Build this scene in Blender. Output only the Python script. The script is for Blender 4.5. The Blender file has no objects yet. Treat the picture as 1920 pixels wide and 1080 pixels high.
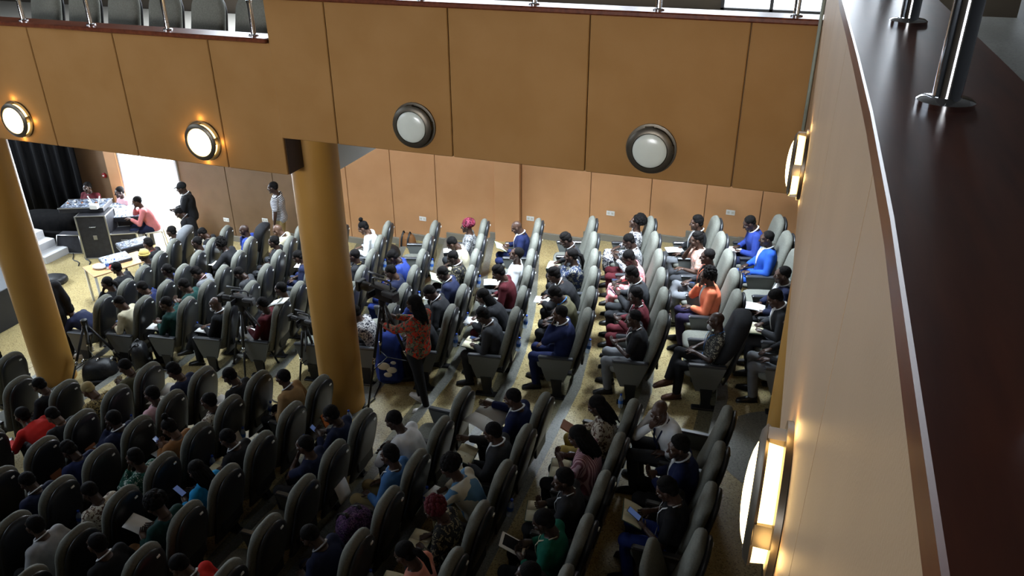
import bpy, math, random
import numpy as np
from mathutils import Matrix, Vector, Euler
R_ = math.radians
random.seed(7); np.random.seed(7)
SC = bpy.context.scene
COL = SC.collection
# ------------------------------------------------------------------ camera
CAMZ = 7.38
def _cam():
    yaw, pitch, roll = R_(-20.2), R_(27.1), R_(-0.35)
    fwd = Vector((math.sin(yaw)*math.cos(pitch), math.cos(yaw)*math.cos(pitch), -math.sin(pitch)))
    r = Vector((math.cos(yaw), -math.sin(yaw), 0)); u = r.cross(fwd)
    r2 = r*math.cos(roll)+u*math.sin(roll); u2 = -r*math.sin(roll)+u*math.cos(roll)
    cd = bpy.data.cameras.new('camera'); cd.sensor_width = 36; cd.lens = 1505/1920*36
    cd.clip_start = .05; cd.clip_end = 200
    co = bpy.data.objects.new('camera', cd); COL.objects.link(co)
    m = Matrix((r2, u2, -fwd)).transposed().to_4x4(); m.translation = (0, 0, CAMZ)
    co.matrix_world = m; SC.camera = co
_cam()
# ------------------------------------------------------------------ world, daylight and added fill, exposure
W = bpy.data.worlds.new('daylight'); SC.world = W; W.use_nodes = True
W.node_tree.nodes['Background'].inputs[0].default_value = (.86, .93, 1, 1)
W.node_tree.nodes['Background'].inputs[1].default_value = 6.0
SC.view_settings.view_transform = 'Standard'; SC.view_settings.look = 'None'
SC.view_settings.gamma = 1; SC.view_settings.use_curve_mapping = False
SC.view_settings.exposure = 0.0
def area(name, loc, aim, sx, sy, power, col):
    l = bpy.data.lights.new(name, 'AREA'); l.shape = 'RECTANGLE'; l.size = sx; l.size_y = sy
    l.energy = power; l.color = col
    o = bpy.data.objects.new(name, l); COL.objects.link(o); o.location = loc
    d = Vector(aim)-Vector(loc); o.rotation_euler = d.to_track_quat('-Z', 'Y').to_euler()
    return o
area('stage_high_fill', (-15.5, 1.0, 9.0), (-3, 6, 2.0), 9, 2.6, 450, (.74, .86, 1))  # added fill standing in for high stage-side daylight; no opening built there
area('fascia_fill', (-6.5, -10.5, 7.6), (-5.5, 7, 5.6), 13, 2.0, 88, (.97, .98, 1)).data.spread = R_(24)  # unseen fill added to brighten the balcony fronts, narrowed to spare the seats
area('stage_end_fill', (-19.5, 10.2, 3.7), (-2, 10.4, 2.0), 5.0, 1.6, 950, (.74, .86, 1))  # unseen fill added for chair fronts and a grazing wash along the side wall
area('upper_window_daylight', (-4.8, 13.3, 8.2), (-4.0, 4, 2.5), 12, 2.4, 950, (.80, .89, 1))
area('door_daylight', (-13.55, 13.75, 1.3), (-10.5, 8, .2), 1.6, 2.2, 380, (.84, .92, 1))
# ------------------------------------------------------------------ materials
M = {}
def nt(m): return m.node_tree.nodes, m.node_tree.links
def mat(name, col, rough=.6, metal=0, spec=.4, emit=None, es=0, trans=0, alpha=1, coat=0):
    if name in M: return M[name]
    m = bpy.data.materials.new(name); m.use_nodes = True
    b = m.node_tree.nodes['Principled BSDF']
    b.inputs['Base Color'].default_value = (*col, 1); b.inputs['Roughness'].default_value = rough
    b.inputs['Metallic'].default_value = metal; b.inputs['Specular IOR Level'].default_value = spec
    b.inputs['Transmission Weight'].default_value = trans; b.inputs['Alpha'].default_value = alpha
    b.inputs['Coat Weight'].default_value = coat
    if emit: b.inputs['Emission Color'].default_value = (*emit, 1); b.inputs['Emission Strength'].default_value = es
    M[name] = m; return m
def noisy(name, c1, c2, scale=6, rough=.6, bump=0, spec=.4, detail=4, stretch=(1, 1, 1), lo=.35, hi=.65, obj=True, vor=False, coat=0, bscale=None, metal=0):
    if name in M: return M[name]
    m = mat(name, c1, rough, spec=spec, coat=coat, metal=metal); n, l = nt(m); b = n['Principled BSDF']
    tc = n.new('ShaderNodeTexCoord'); mp = n.new('ShaderNodeMapping'); mp.inputs['Scale'].default_value = stretch
    l.new(tc.outputs['Object'], mp.inputs[0])
    if vor:
        t = n.new('ShaderNodeTexVoronoi'); t.inputs['Scale'].default_value = scale; out = t.outputs['Color']
        bw = n.new('ShaderNodeRGBToBW'); l.new(out, bw.inputs[0]); out = bw.outputs[0]
    else:
        t = n.new('ShaderNodeTexNoise'); t.inputs['Scale'].default_value = scale; t.inputs['Detail'].default_value = detail; out = t.outputs['Fac']
    l.new(mp.outputs[0], t.inputs['Vector'])
    cr = n.new('ShaderNodeValToRGB'); cr.color_ramp.elements[0].position = lo; cr.color_ramp.elements[1].position = hi
    cr.color_ramp.elements[0].color = (*c1, 1); cr.color_ramp.elements[1].color = (*c2, 1)
    l.new(out, cr.inputs[0]); l.new(cr.outputs[0], b.inputs['Base Color'])
    if bump:
        t2 = n.new('ShaderNodeTexNoise'); t2.inputs['Scale'].default_value = bscale or scale*3; t2.inputs['Detail'].default_value = 3
        l.new(mp.outputs[0], t2.inputs['Vector'])
        bp = n.new('ShaderNodeBump'); bp.inputs['Strength'].default_value = bump; bp.inputs['Distance'].default_value = .01
        l.new(t2.outputs['Fac'], bp.inputs['Height']); l.new(bp.outputs[0], b.inputs['Normal'])
    return m
def patt(name, cols, scale=22, rough=.8, rnd=1.0):
    """printed cloth: voronoi cells stepped over several colours"""
    if name in M: return M[name]
    m = mat(name, cols[0], rough, spec=.2); n, l = nt(m); b = n['Principled BSDF']
    tc = n.new('ShaderNodeTexCoord'); t = n.new('ShaderNodeTexVoronoi'); t.inputs['Scale'].default_value = scale
    ns = n.new('ShaderNodeTexNoise'); ns.inputs['Scale'].default_value = scale*.6
    ad = n.new('ShaderNodeMixRGB'); ad.inputs[0].default_value = .12
    l.new(tc.outputs['Object'], ns.inputs['Vector']); l.new(tc.outputs['Object'], ad.inputs[1]); l.new(ns.outputs['Color'], ad.inputs[2])
    l.new(ad.outputs[0], t.inputs['Vector'])
    bw = n.new('ShaderNodeSeparateColor'); l.new(t.outputs['Color'], bw.inputs[0])
    cr = n.new('ShaderNodeValToRGB'); cr.color_ramp.interpolation = 'CONSTANT'
    e = cr.color_ramp.elements
    while len(e) < len(cols): e.new(.5)
    for k, c in enumerate(cols): e[k].position = k/len(cols); e[k].color = (*c, 1)
    l.new(bw.outputs[0], cr.inputs[0]); l.new(cr.outputs[0], b.inputs['Base Color'])
    return m
def striped(name, cols, scale=14, axis=2, rough=.8):
    if name in M: return M[name]
    m = mat(name, cols[0], rough, spec=.2); n, l = nt(m); b = n['Principled BSDF']
    tc = n.new('ShaderNodeTexCoord'); w = n.new('ShaderNodeTexWave'); w.inputs['Scale'].default_value = scale
    w.bands_direction = 'XYZ'[axis]; w.inputs['Distortion'].default_value = 1.0
    l.new(tc.outputs['Object'], w.inputs['Vector'])
    cr = n.new('ShaderNodeValToRGB'); cr.color_ramp.interpolation = 'CONSTANT'; e = cr.color_ramp.elements
    e[0].color = (*cols[0], 1); e[1].color = (*cols[1], 1); e[1].position = .5
    l.new(w.outputs['Fac'], cr.inputs[0]); l.new(cr.outputs[0], b.inputs['Base Color']); return m
def terrazzo(name, base, dark, light, rough=.28):
    if name in M: return M[name]
    m = mat(name, base, rough, spec=.5); n, l = nt(m); b = n['Principled BSDF']
    tc = n.new('ShaderNodeTexCoord')
    v = n.new('ShaderNodeTexVoronoi'); v.inputs['Scale'].default_value = 85
    sp = n.new('ShaderNodeSeparateColor'); l.new(tc.outputs['Object'], v.inputs['Vector']); l.new(v.outputs['Color'], sp.inputs[0])
    cr = n.new('ShaderNodeValToRGB'); cr.color_ramp.interpolation = 'CONSTANT'; e = cr.color_ramp.elements
    e.new(.5); e[0].color = (*dark, 1); e[1].position = .13; e[1].color = (*base, 1); e[2].position = .8; e[2].color = (*light, 1)
    l.new(sp.outputs[0], cr.inputs[0])
    ns = n.new('ShaderNodeTexNoise'); ns.inputs['Scale'].default_value = 1.3; ns.inputs['Detail'].default_value = 5
    l.new(tc.outputs['Object'], ns.inputs['Vector'])
    mx = n.new('ShaderNodeMixRGB'); mx.blend_type = 'MULTIPLY'; mx.inputs[0].default_value = .5
    l.new(cr.outputs[0], mx.inputs[1]); l.new(ns.outputs['Color'], mx.inputs[2])
    g = n.new('ShaderNodeRGBToBW'); l.new(ns.outputs['Color'], g.inputs[0]); l.new(g.outputs[0], mx.inputs[2])
    l.new(mx.outputs[0], b.inputs['Base Color'])
    mr = n.new('ShaderNodeMapRange'); mr.inputs[3].default_value = rough-.08; mr.inputs[4].default_value = rough+.14
    l.new(ns.outputs['Fac'], mr.inputs[0]); l.new(mr.outputs[0], b.inputs['Roughness'])
    return m
def wood(name, c1, c2, scale=3, stretch=(1, 14, 14), rough=.3, coat=.3):
    return noisy(name, c1, c2, scale, rough, stretch=stretch, coat=coat, lo=.3, hi=.75, detail=8)
laminate = noisy('tan_laminate', (.30, .152, .046), (.33, .172, .057), 2.2, .6, bump=.12, bscale=160, spec=.15)
laminate2 = noisy('orange_laminate', (.53, .275, .125), (.58, .31, .148), 1.7, .5, bump=.12, bscale=140, spec=.35)
laminate3 = noisy('perforated_brown_panel', (.19, .112, .055), (.22, .13, .066), 2.5, .6, bump=.5, bscale=260)
seam = mat('seam_brown', (.16, .10, .055), .8)
gold = noisy('ochre_column_paint', (.42, .215, .045), (.46, .24, .055), 1.5, .42, bump=.1, bscale=40, spec=.45)
cream = mat('cream_paint', (.62, .58, .50), .7)
whitewall = mat('white_plaster', (.6, .62, .6), .8)
darkwall = mat('dark_wall_paint', (.05, .05, .05), .8)
hallwall = mat('hall_wall_paint', (.12, .095, .07), .8)
roofm = mat('ceiling_paint', (.12, .118, .115), .9)
terr = terrazzo('yellow_terrazzo', (.50, .39, .175), (.24, .18, .075), (.61, .50, .265))
terrg = terrazzo('grey_terrazzo', (.21, .21, .18), (.13, .13, .115), (.26, .26, .23), .3)
terrd = terrazzo('shaded_terrazzo', (.20, .18, .105), (.11, .10, .06), (.26, .235, .15), .33)  # tread tone with the shade near the riser put into the colour
mahog = wood('mahogany', (.085, .020, .009), (.17, .045, .018), 2.5, (9, 1.2, 9), .34, .0)
mahog.node_tree.nodes['Principled BSDF'].inputs['Specular IOR Level'].default_value = .22
steel = mat('brushed_steel', (.62, .62, .62), .18, 1)
chrome = mat('chrome', (.8, .8, .82), .08, 1)
bronze = mat('lamp_bronze', (.10, .085, .065), .38, .7)
lampon = mat('lamp_glass_lit', (.9, .8, .6), .4, emit=(1, .76, .36), es=7.5)
lampslot = mat('lamp_slot_lit', (.9, .75, .5), .4, emit=(1, .62, .2), es=6)
lampoff = mat('lamp_glass_unlit', (.60, .63, .57), .22, spec=.5)
black = mat('black_plastic', (.012, .012, .013), .42)
shellm = mat('chair_shell', (.018, .019, .022), .36, spec=.5)
fabric = noisy('chair_fabric', (.135, .136, .114), (.17, .171, .146), 60, .85, bump=.15, bscale=200, spec=.2)
armpad = mat('arm_pad', (.035, .037, .042), .3, spec=.55)
sidem = mat('side_panel_laminate', (.115, .12, .112), .6)
tagm = mat('white_tag', (.8, .8, .78), .5)
drape = noisy('black_drape', (.002, .002, .0025), (.006, .0055, .0055), 3, .95, stretch=(6, 6, .4), spec=.1)
baseb = mat('grey_baseboard', (.22, .20, .16), .5)
# ------------------------------------------------------------------ geometry helpers
class G:
    def __init__(s): s.v = []; s.f = []; s.m = []
    def add(s, v, f, mi=0):
        o = len(s.v); s.v += [tuple(p) for p in v]; s.f += [tuple(i+o for i in q) for q in f]; s.m += [mi]*len(f); return s
    def box(s, x0, x1, y0, y1, z0, z1, mi=0):
        v = [(x, y, z) for x in (x0, x1) for y in (y0, y1) for z in (z0, z1)]
        return s.add(v, [(0, 1, 3, 2), (4, 6, 7, 5), (0, 4, 5, 1), (2, 3, 7, 6), (0, 2, 6, 4), (1, 5, 7, 3)], mi)
    def rbox(s, x0, x1, y0, y1, z0, z1, b=.01, mi=0):
        """box with chamfered edges along z and top/bottom"""
        def ring(z, i): return [(x0+b+i, y0+i, z), (x1-b-i, y0+i, z), (x1-i, y0+b+i, z), (x1-i, y1-b-i, z), (x1-b-i, y1-i, z), (x0+b+i, y1-i, z), (x0+i, y1-b-i, z), (x0+i, y0+b+i, z)]
        rs = [ring(z0, b), ring(z0+b, 0), ring(z1-b, 0), ring(z1, b)]
        return s.loft(rs, mi=mi)
    def loft(s, rings, cap=True, mi=0):
        n = len(rings[0]); v = [p for r in rings for p in r]; f = []
        for k in range(len(rings)-1):
            for i in range(n):
                j = (i+1) % n; f.append((k*n+i, k*n+j, (k+1)*n+j, (k+1)*n+i))
        if cap: f.append(tuple(range(n))[::-1]); f.append(tuple((len(rings)-1)*n+i for i in range(n)))
        return s.add(v, f, mi)
    def tube(s, pts, rad, right=None, n=10, round_=.5, mi=0):
        P = [np.array(p, float) for p in pts]; v = []; f = []
        K = len(P); prev = None
        for k in range(K):
            t = P[min(k+1, K-1)]-P[max(k-1, 0)]; t /= (np.linalg.norm(t)+1e-9)
            a = np.array(right, float) if right is not None else (prev if prev is not None else (np.array([1., 0, 0]) if abs(t[0]) < .8 else np.array([0, 1., 0])))
            a = a-t*a.dot(t); a /= (np.linalg.norm(a)+1e-9); prev = a; b = np.cross(t, a)
            r = rad[k] if isinstance(rad, (list, tuple)) else rad
            ra, rb = r if isinstance(r, (list, tuple)) else (r, r)
            for i in range(n):
                th = 2*math.pi*i/n; v.append(P[k]+a*ra*math.cos(th)+b*rb*math.sin(th))
            if k == 0: c0 = P[0]-t*min(ra, rb)*round_
            if k == K-1: c1 = P[k]+t*min(ra, rb)*round_
        for k in range(K-1):
            for i in range(n):
                j = (i+1) % n; f.append((k*n+i, k*n+j, (k+1)*n+j, (k+1)*n+i))
        v += [c0, c1]; a0 = K*n
        for i in range(n):
            j = (i+1) % n; f.append((a0, j, i)); f.append((a0+1, (K-1)*n+i, (K-1)*n+j))
        return s.add(v, f, mi)
    def ell(s, c, r, n=12, m=8, mi=0, Rm=None):
        v = []; f = []; c = np.array(c, float)
        for k in range(1, m):
            ph = math.pi*k/m
            for i in range(n):
                th = 2*math.pi*i/n; p = np.array([r[0]*math.sin(ph)*math.cos(th), r[1]*math.sin(ph)*math.sin(th), r[2]*math.cos(ph)])
                v.append(c+(Rm@p if Rm is not None else p))
        top = np.array([0, 0, r[2]]); 
        if Rm is not None: top = Rm@top
        v += [c+top, c-top]; T = (m-1)*n
        for k in range(m-2):
            for i in range(n):
                j = (i+1) % n; f.append((k*n+i, (k+1)*n+i, (k+1)*n+j, k*n+j))
        for i in range(n):
            j = (i+1) % n; f.append((T, i, j)); f.append((T+1, (m-2)*n+j, (m-2)*n+i))
        return s.add(v, f, mi)
    def lathe(s, prof, n=20, axis='z', c=(0, 0, 0), mi=0, cap=True):
        rings = []
        for r, h in prof:
            rg = []
            for i in range(n):
                th = 2*math.pi*i/n; x, y = r*math.cos(th), r*math.sin(th)
                p = (x, y, h) if axis == 'z' else ((x, h, y) if axis == 'y' else (h, x, y))
                rg.append((p[0]+c[0], p[1]+c[1], p[2]+c[2]))
            rings.append(rg)
        return s.loft(rings, cap, mi)
    def xf(s, Mx):
        A = np.array(s.v); A = A@np.array(Mx)[:3, :3].T+np.array(Mx)[:3, 3]; s.v = [tuple(p) for p in A]; return s
    def mesh(s, name, smooth=True, mats=()):
        me = bpy.data.meshes.new(name); me.from_pydata(s.v, [], s.f)
        for m in mats: me.materials.append(m)
        if any(s.m): me.polygons.foreach_set('material_index', s.m)
        if smooth is True: me.polygons.foreach_set('use_smooth', [True]*len(s.f))
        me.update()
        import bmesh
        bm = bmesh.new(); bm.from_mesh(me); bmesh.ops.recalc_face_normals(bm, faces=bm.faces); bm.to_mesh(me); bm.free()
        if smooth == 'auto': me.polygons.foreach_set('use_smooth', [True]*len(me.polygons)); me.set_sharp_from_angle(angle=R_(38))
        return me
def ob(name, me, m=None, parent=None, mw=None, loc=None, rotz=None):
    o = bpy.data.objects.new(name, me); COL.objects.link(o)
    if m is not None:
        if me is not None and len(me.materials) == 0: me.materials.append(m)
        elif me is not None and me.materials[0] is None:
            o.material_slots[0].link = 'OBJECT'; o.material_slots[0].material = m
    if parent is not None: o.parent = parent
    if mw is not None: o.matrix_local = mw
    if loc is not None: o.location = loc
    if rotz is not None: o.rotation_euler = (0, 0, rotz)
    return o
def tag(o, label, cat, group=None, kind=None):
    o['label'] = label; o['category'] = cat
    if group: o['group'] = group
    if kind: o['kind'] = kind
    return o
def struct(o, label=None):
    o['kind'] = 'structure'
    if label: o['label'] = label
    return o
def root(name, label, cat, loc=(0, 0, 0), rotz=0, group=None):
    o = bpy.data.objects.new(name, None); COL.objects.link(o); o.empty_display_size = .1
    o.location = loc; o.rotation_euler = (0, 0, rotz); return tag(o, label, cat, group)
def copy_tree(o, parent=None):
    c = o.copy(); COL.objects.link(c); c.parent = parent
    for ch in o.children: copy_tree(ch, c)
    return c
def bx(name, d, m, parent=None, smooth=False):
    return ob(name, G().box(*d).mesh(name, smooth), m, parent)
ORD = ['first', 'second', 'third', 'fourth', 'fifth', 'sixth', 'seventh', 'eighth', 'ninth', 'tenth', 'eleventh', 'twelfth', 'thirteenth']
# ------------------------------------------------------------------ layout of the raked floor
STEP = .138; PITCH = .935
def zrow(i): return STEP*(13-max(0, i))
def riser(i): return -3.27-PITCH*(i-4)            # front edge of the tier carrying row i, in the aisle
SK = [(-14, 0), (8.6, 0), (9.4, -.11), (10.05, -.24), (10.65, -.38), (11.27, -.56), (11.9, -.75), (13.4, -1.2)]
def skew(y):
    for (a, sa), (b, sb) in zip(SK, SK[1:]):
        if a <= y <= b: return sa+(sb-sa)*(y-a)/(b-a)
    return 0 if y < 0 else SK[-1][1]
YW = 13.4
def strip(g, x0, x1, z0, z1, ys, mi=0):
    """slab between two polylines that follow the row line"""
    n = len(ys); v = []
    for y in ys:
        s = skew(y)
        v += [(x0+s, y, z0), (x1+s, y, z0), (x1+s, y, z1), (x0+s, y, z1)]
    f = [(0, 1, 2, 3), (4*n-4, 4*n-1, 4*n-2, 4*n-3)]
    for k in range(n-1):
        a = 4*k; b = a+4
        for q in range(4):
            r = (q+1) % 4; f.append((a+q, a+r, b+r, b+q))
    g.add(v, f, mi)
YS = [-3, 2, 8.6, 9.4, 10.05, 10.65, 11.27, 11.9, YW]
floor = struct(ob('floor', G().box(-24, 9, -14, 14.4, -.3, -.004).mesh('floor', False), terr), 'yellow speckled terrazzo floor of the hall')
ob('floor_slab', G().box(-24, riser(13), -14, YW, -.004, 0).mesh('front_floor', False), terr, floor)
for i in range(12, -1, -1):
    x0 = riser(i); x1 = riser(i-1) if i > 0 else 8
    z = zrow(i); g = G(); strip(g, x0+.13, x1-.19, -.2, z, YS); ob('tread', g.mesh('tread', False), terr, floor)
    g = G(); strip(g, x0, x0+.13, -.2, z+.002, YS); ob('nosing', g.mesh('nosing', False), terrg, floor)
    g = G(); strip(g, x1-.19, x1, -.2, z+.001, YS); ob('shade_strip', g.mesh('shade_strip', False), terrd, floor)  # painted shadow: dark band where the tread meets the next riser
# ------------------------------------------------------------------ outer shell of the hall
struct(bx('wall_stage', (-24.2, -24, -14, 14.4, -.3, 10.5), darkwall))
struct(bx('wall_near_side', (-24, 9, -14.2, -14, -.3, 10.5), hallwall))
struct(bx('wall_back', (9, 9.2, -14, 14.4, -.3, 10.5), hallwall))
struct(bx('ceiling', (-24.2, 9.2, -14.2, 14.6, 10.5, 10.7), roofm))
# far side wall with the doorway and, above the balcony, a window
DX0, DX1, DZ = -14.42, -12.78, 2.35
g = G(); xs_ = [-24, DX0, DX1, -11.5, -9.7, -9.3, -7.5, -7.1, -5.3, -4.9, -3.1, -2.7, -1.45, -.9, -.5, .75, 1.3, 9]; zs_ = [-.3, DZ, 5.5, 6.6, 6.9, 9.6, 10.5]
for a, b in zip(xs_, xs_[1:]):
    for c, d in zip(zs_, zs_[1:]):
        mx, mz = (a+b)/2, (c+d)/2
        hole = (DX0 < mx < DX1 and mz < DZ) or (-1.45 < mx < .75 and 5.5 < mz < 6.6) or (6.9 < mz < 9.6 and any(q0 < mx < q1 for q0, q1 in ((-11.5, -9.7), (-9.3, -7.5), (-7.1, -5.3), (-4.9, -3.1), (-2.7, -.9), (-.5, 1.3))))
        if not hole: g.box(a, b, YW+.06, YW+.3, c, d)
wf = struct(ob('wall_far', g.mesh('wall_far', False), hallwall), 'long panelled side wall under the balcony')
seams = [-24, -19, -15.9, -14.78]
def panel(x0, x1, z0, z1, m, name='wall_panel', y=YW, dep=.05):
    return ob(name, G().rbox(x0+.006, x1-.006, y, y+dep+.02, z0, z1, .006).mesh(name, False), m, wf)
for a, b in ((-17.6, -15.9), (-15.9, -14.78)): panel(a, b, 0, 3.9, laminate3)
panel(-14.78, DX0, 0, 3.9, laminate2, 'door_jamb', YW-.06, .1)
PX = [DX1, -11.5, -10.3, -9.3]
for a, b in zip(PX, PX[1:]): panel(a, b, 0, 4.05, laminate3)
PX = [-9.3, -8.5, -7.47, -6.5, -5.24, -4.73, -3.4, -2.3, -1.35, -.42, .6, 1.7, 2.8]
for a, b in zip(PX, PX[1:]):
    pil = abs(a+5.24) < .01
    panel(a, b, 0, 4.75, laminate2, 'pilaster' if pil else 'wall_panel', YW-(.10 if pil else 0), .05 if not pil else .15)
struct(bx('wall_backing', (DX1+.02, 2.9, YW+.03, YW+.059, 0, 4.7), seam))
bb = struct(ob('baseboard_far', None))
for i in range(12, 0, -1):
    x0 = riser(i)+skew(13.3); ob('baseboard_piece', G().rbox(x0+.004, x0+PITCH-.004, YW-.035, YW+.01, zrow(i)-.02, zrow(i)+.13, .006).mesh('baseboard_piece', False), baseb, bb)
d1 = struct(ob('door_1', None), 'open doorway to the bright yard outside')
g = G(); g.box(DX0, DX0+.05, YW-.03, YW+.3, 0, DZ).box(DX1-.05, DX1, YW-.03, YW+.3, 0, DZ).box(DX0, DX1, YW-.03, YW+.3, DZ-.05, DZ)
ob('door_frame', g.mesh('door_frame', False), mat('door_frame_white', (.75, .75, .74), .4), d1)
ob('door_leaf', G().rbox(DX1-.06, DX1-.02, YW+.3, YW+1.1, .01, DZ-.06, .006).mesh('door_leaf', False), mat('door_white', (.7, .7, .68), .4), d1)
struct(bx('yard_ground', (-40, 12, YW+.3, 40, -.35, -.02), mat('pale_concrete', (.72, .72, .70), .7)), 'pale concrete yard outside the doorway')
w1 = struct(ob('window_1', None), 'bright window of the upper balcony')
g = G()
for x in (-1.45, -.72, .03, .70): g.box(x, x+.05, YW, YW+.1, 5.5, 6.6)
g.box(-1.45, .75, YW, YW+.1, 5.5, 5.56).box(-1.45, .75, YW, YW+.1, 6.54, 6.6)
ob('window_frame', g.mesh('window_frame', False), mat('window_frame_dark', (.05, .05, .055), .5), w1)
ob('window_pane', G().box(-1.45, .75, YW+.04, YW+.046, 5.5, 6.6).mesh('window_pane', False), mat('window_glass', (.95, .98, 1), .02, spec=.3, alpha=.1), w1)
UW = [(-11.5, -9.7), (-9.3, -7.5), (-7.1, -5.3), (-4.9, -3.1), (-2.7, -.9), (-.5, 1.3)]
for k, (a, b) in enumerate(UW):
    w2 = struct(ob('window_%d' % (k+2), None), 'tall upper window above the side balcony')
    g = G()
    for x in (a, (a+b)/2-.025, b-.05): g.box(x, x+.05, YW+.0, YW+.1, 6.9, 9.6)
    for z in (6.9, 8.2, 9.55): g.box(a, b, YW, YW+.1, z, z+.05)
    ob('window_frame', g.mesh('window_frame', False), M['window_frame_dark'], w2)
    ob('window_pane', G().box(a, b, YW+.04, YW+.046, 6.9, 9.6).mesh('window_pane', False), M['window_glass'], w2)
_before = set(COL.objects)
# ------------------------------------------------------------------ balconies
YF = 7.1
XM = -5.26
def fascia(nm, x0, x1, z0, z1, y, seams, m, lab):
    w = struct(ob(nm, G().box(x0, x1, y+.035, y+.16, z0+.004, z1).mesh(nm, False), seam), lab)
    xs = [x0]+seams+[x1]
    for a, b in zip(xs, xs[1:]):
        ob('fascia_panel', G().rbox(a+.004, b-.004, y, y+.05, z0, z1-.002, .008).mesh('fascia_panel', False), m, w)
    return w
fascia('wall_balcony_front', -22, XM, 4.37, 5.80, YF+.03, [-18.8, -17.5, -16.2, -14.95, -13.68, -12.4, -11.13, -9.86, -8.60, -7.34, -6.05], laminate, 'tan panelled front of the lower side balcony')
fascia('wall_balcony_rear', XM, .16, 4.80, 6.24, YF, [-4.56, -3.236, -1.87, -.505], laminate, 'tan panelled front of the upper side balcony')
def ledge(nm, x0, x1, y0, y1, z, m=mahog, th=.05):
    return struct(ob(nm, G().rbox(x0, x1, y0, y1, z-th, z, .012).mesh(nm, False), m), 'polished dark wood ledge on the balcony front')
ledge('trim_1', -22, XM-.005, YF-.03, YF+.26, 5.845); ledge('trim_2', XM+.005, .10, YF-.06, YF+.23, 6.285)
struct(bx('balcony_slab_front', (-22, XM, YF+.19, YW, 4.42, 4.98), cream))
struct(bx('balcony_slab_rear', (XM, 6, YF+.165, YW, 4.86, 5.40), cream))
struct(bx('trim_3', (XM-.22, XM, YF+.72, YW, 4.10, 4.86), whitewall), 'pale downstand beam at the balcony step')
struct(bx('trim_4', (XM-.05, XM+.002, YF+.06, YF+.5, 4.37, 4.8), mat('dark_brown_return', (.07, .04, .025), .6)))
struct(bx('wall_balcony_step', (XM-.06, XM, YF+.3, YW, 4.98, 6.2), laminate))
# ------------------------------------------------------------------ columns
def column(x, y, z0, z1, lab, r=.285):
    g = G().lathe([(r, z0), (r, z0+.9), (r, (z0+z1)/2), (r, z1)], 40)
    struct(tag(ob('trim_column', g.mesh('column', 'auto'), gold, loc=(x, y, 0)), lab, 'column'))
column(-10.77, 7.78, -.1, 4.6, 'ochre round column at the left, below the lower balcony')
column(-5.30, 7.72, .4, 4.98, 'ochre round column in the middle, between the two seat blocks')
column(.43, 7.72, 1.3, 4.95, 'ochre round column beside the near parapet wall')
# ------------------------------------------------------------------ near parapet (its front bends gently)
def interp(y, T):
    for (a, va), (b, vb) in zip(T, T[1:]):
        if a <= y <= b: return va+(vb-va)*(y-a)/(b-a)
    return T[0][1] if y < T[0][0] else T[-1][1]
NT = [(-6, .135), (1.0, .13), (2.8, .106), (5.5, .062), (7.1, .04)]; LT = [(-6, .128), (1.3, .126), (2.35, .098), (3.3, .066), (5.5, .03), (7.1, .015)]
NX = .12
def bent(g, T, y0, y1, x0, x1, z0, z1, n=8, b=.008):
    rs = []
    for k in range(n+1):
        y = y0+(y1-y0)*k/n; o = interp(y, T)
        rs.append([(o+x0, y, z0+b), (o+x0+b, y, z0), (o+x1, y, z0), (o+x1, y, z1), (o+x0+b, y, z1), (o+x0, y, z1-b)])
    g.loft(rs); return g
w = struct(ob('wall_parapet', bent(G(), NT, -6, YF-.002, .03, .2, 5.34, 6.86, 12).mesh('wall_parapet', False), mat('seam_dark', (.06, .04, .025), .9)), 'tan panelled parapet of the rear balcony close to the camera')
SY = [-6, -3.4, -1.8, -.2, 1.4, 2.98, 4.55, 6.1, YF-.003]; ptan = noisy('pale_tan_laminate', (.47, .315, .185), (.51, .345, .205), 2.2, .5, bump=.08, bscale=160)
for a, b in zip(SY, SY[1:]): ob('parapet_panel', bent(G(), NT, a+.005, b-.005, 0, .07, 5.32, 6.87, 4, .004).mesh('parapet_panel', False), ptan, w)
struct(ob('trim_5', bent(G(), LT, -6, 7.05, 0, .32, 6.865, 6.91, 24, .004).mesh('trim_5', 'auto'), mahog), 'wide polished mahogany ledge in the right foreground')
struct(bx('rear_balcony_floor', (NX+.24, 9, -14, 9, 5.75, 6.1), terrg))
struct(bx('rear_balcony_slab', (NX+.2, 9, -14, YF, 5.36, 5.74), cream))
struct(bx('wall_rear_balcony', (3.4, 3.5, -14, 9, 6.1, 10.4), darkwall))
bxm = mat('dark_step', (.03, .03, .028), .7)
struct(bx('rear_balcony_step', (1.75, 3.4, -14, 9, 6.1, 6.35), bxm))
g = G().tube([(.022, 7.02, 5.4), (.022, 7.02, 6.85)], .014, n=8)
tag(ob('conduit_pipe', g.mesh('conduit_pipe'), mat('grey_green_pipe', (.28, .31, .26), .45)), 'thin grey conduit running down the corner above the far parapet lamp', 'pipe')
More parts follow.
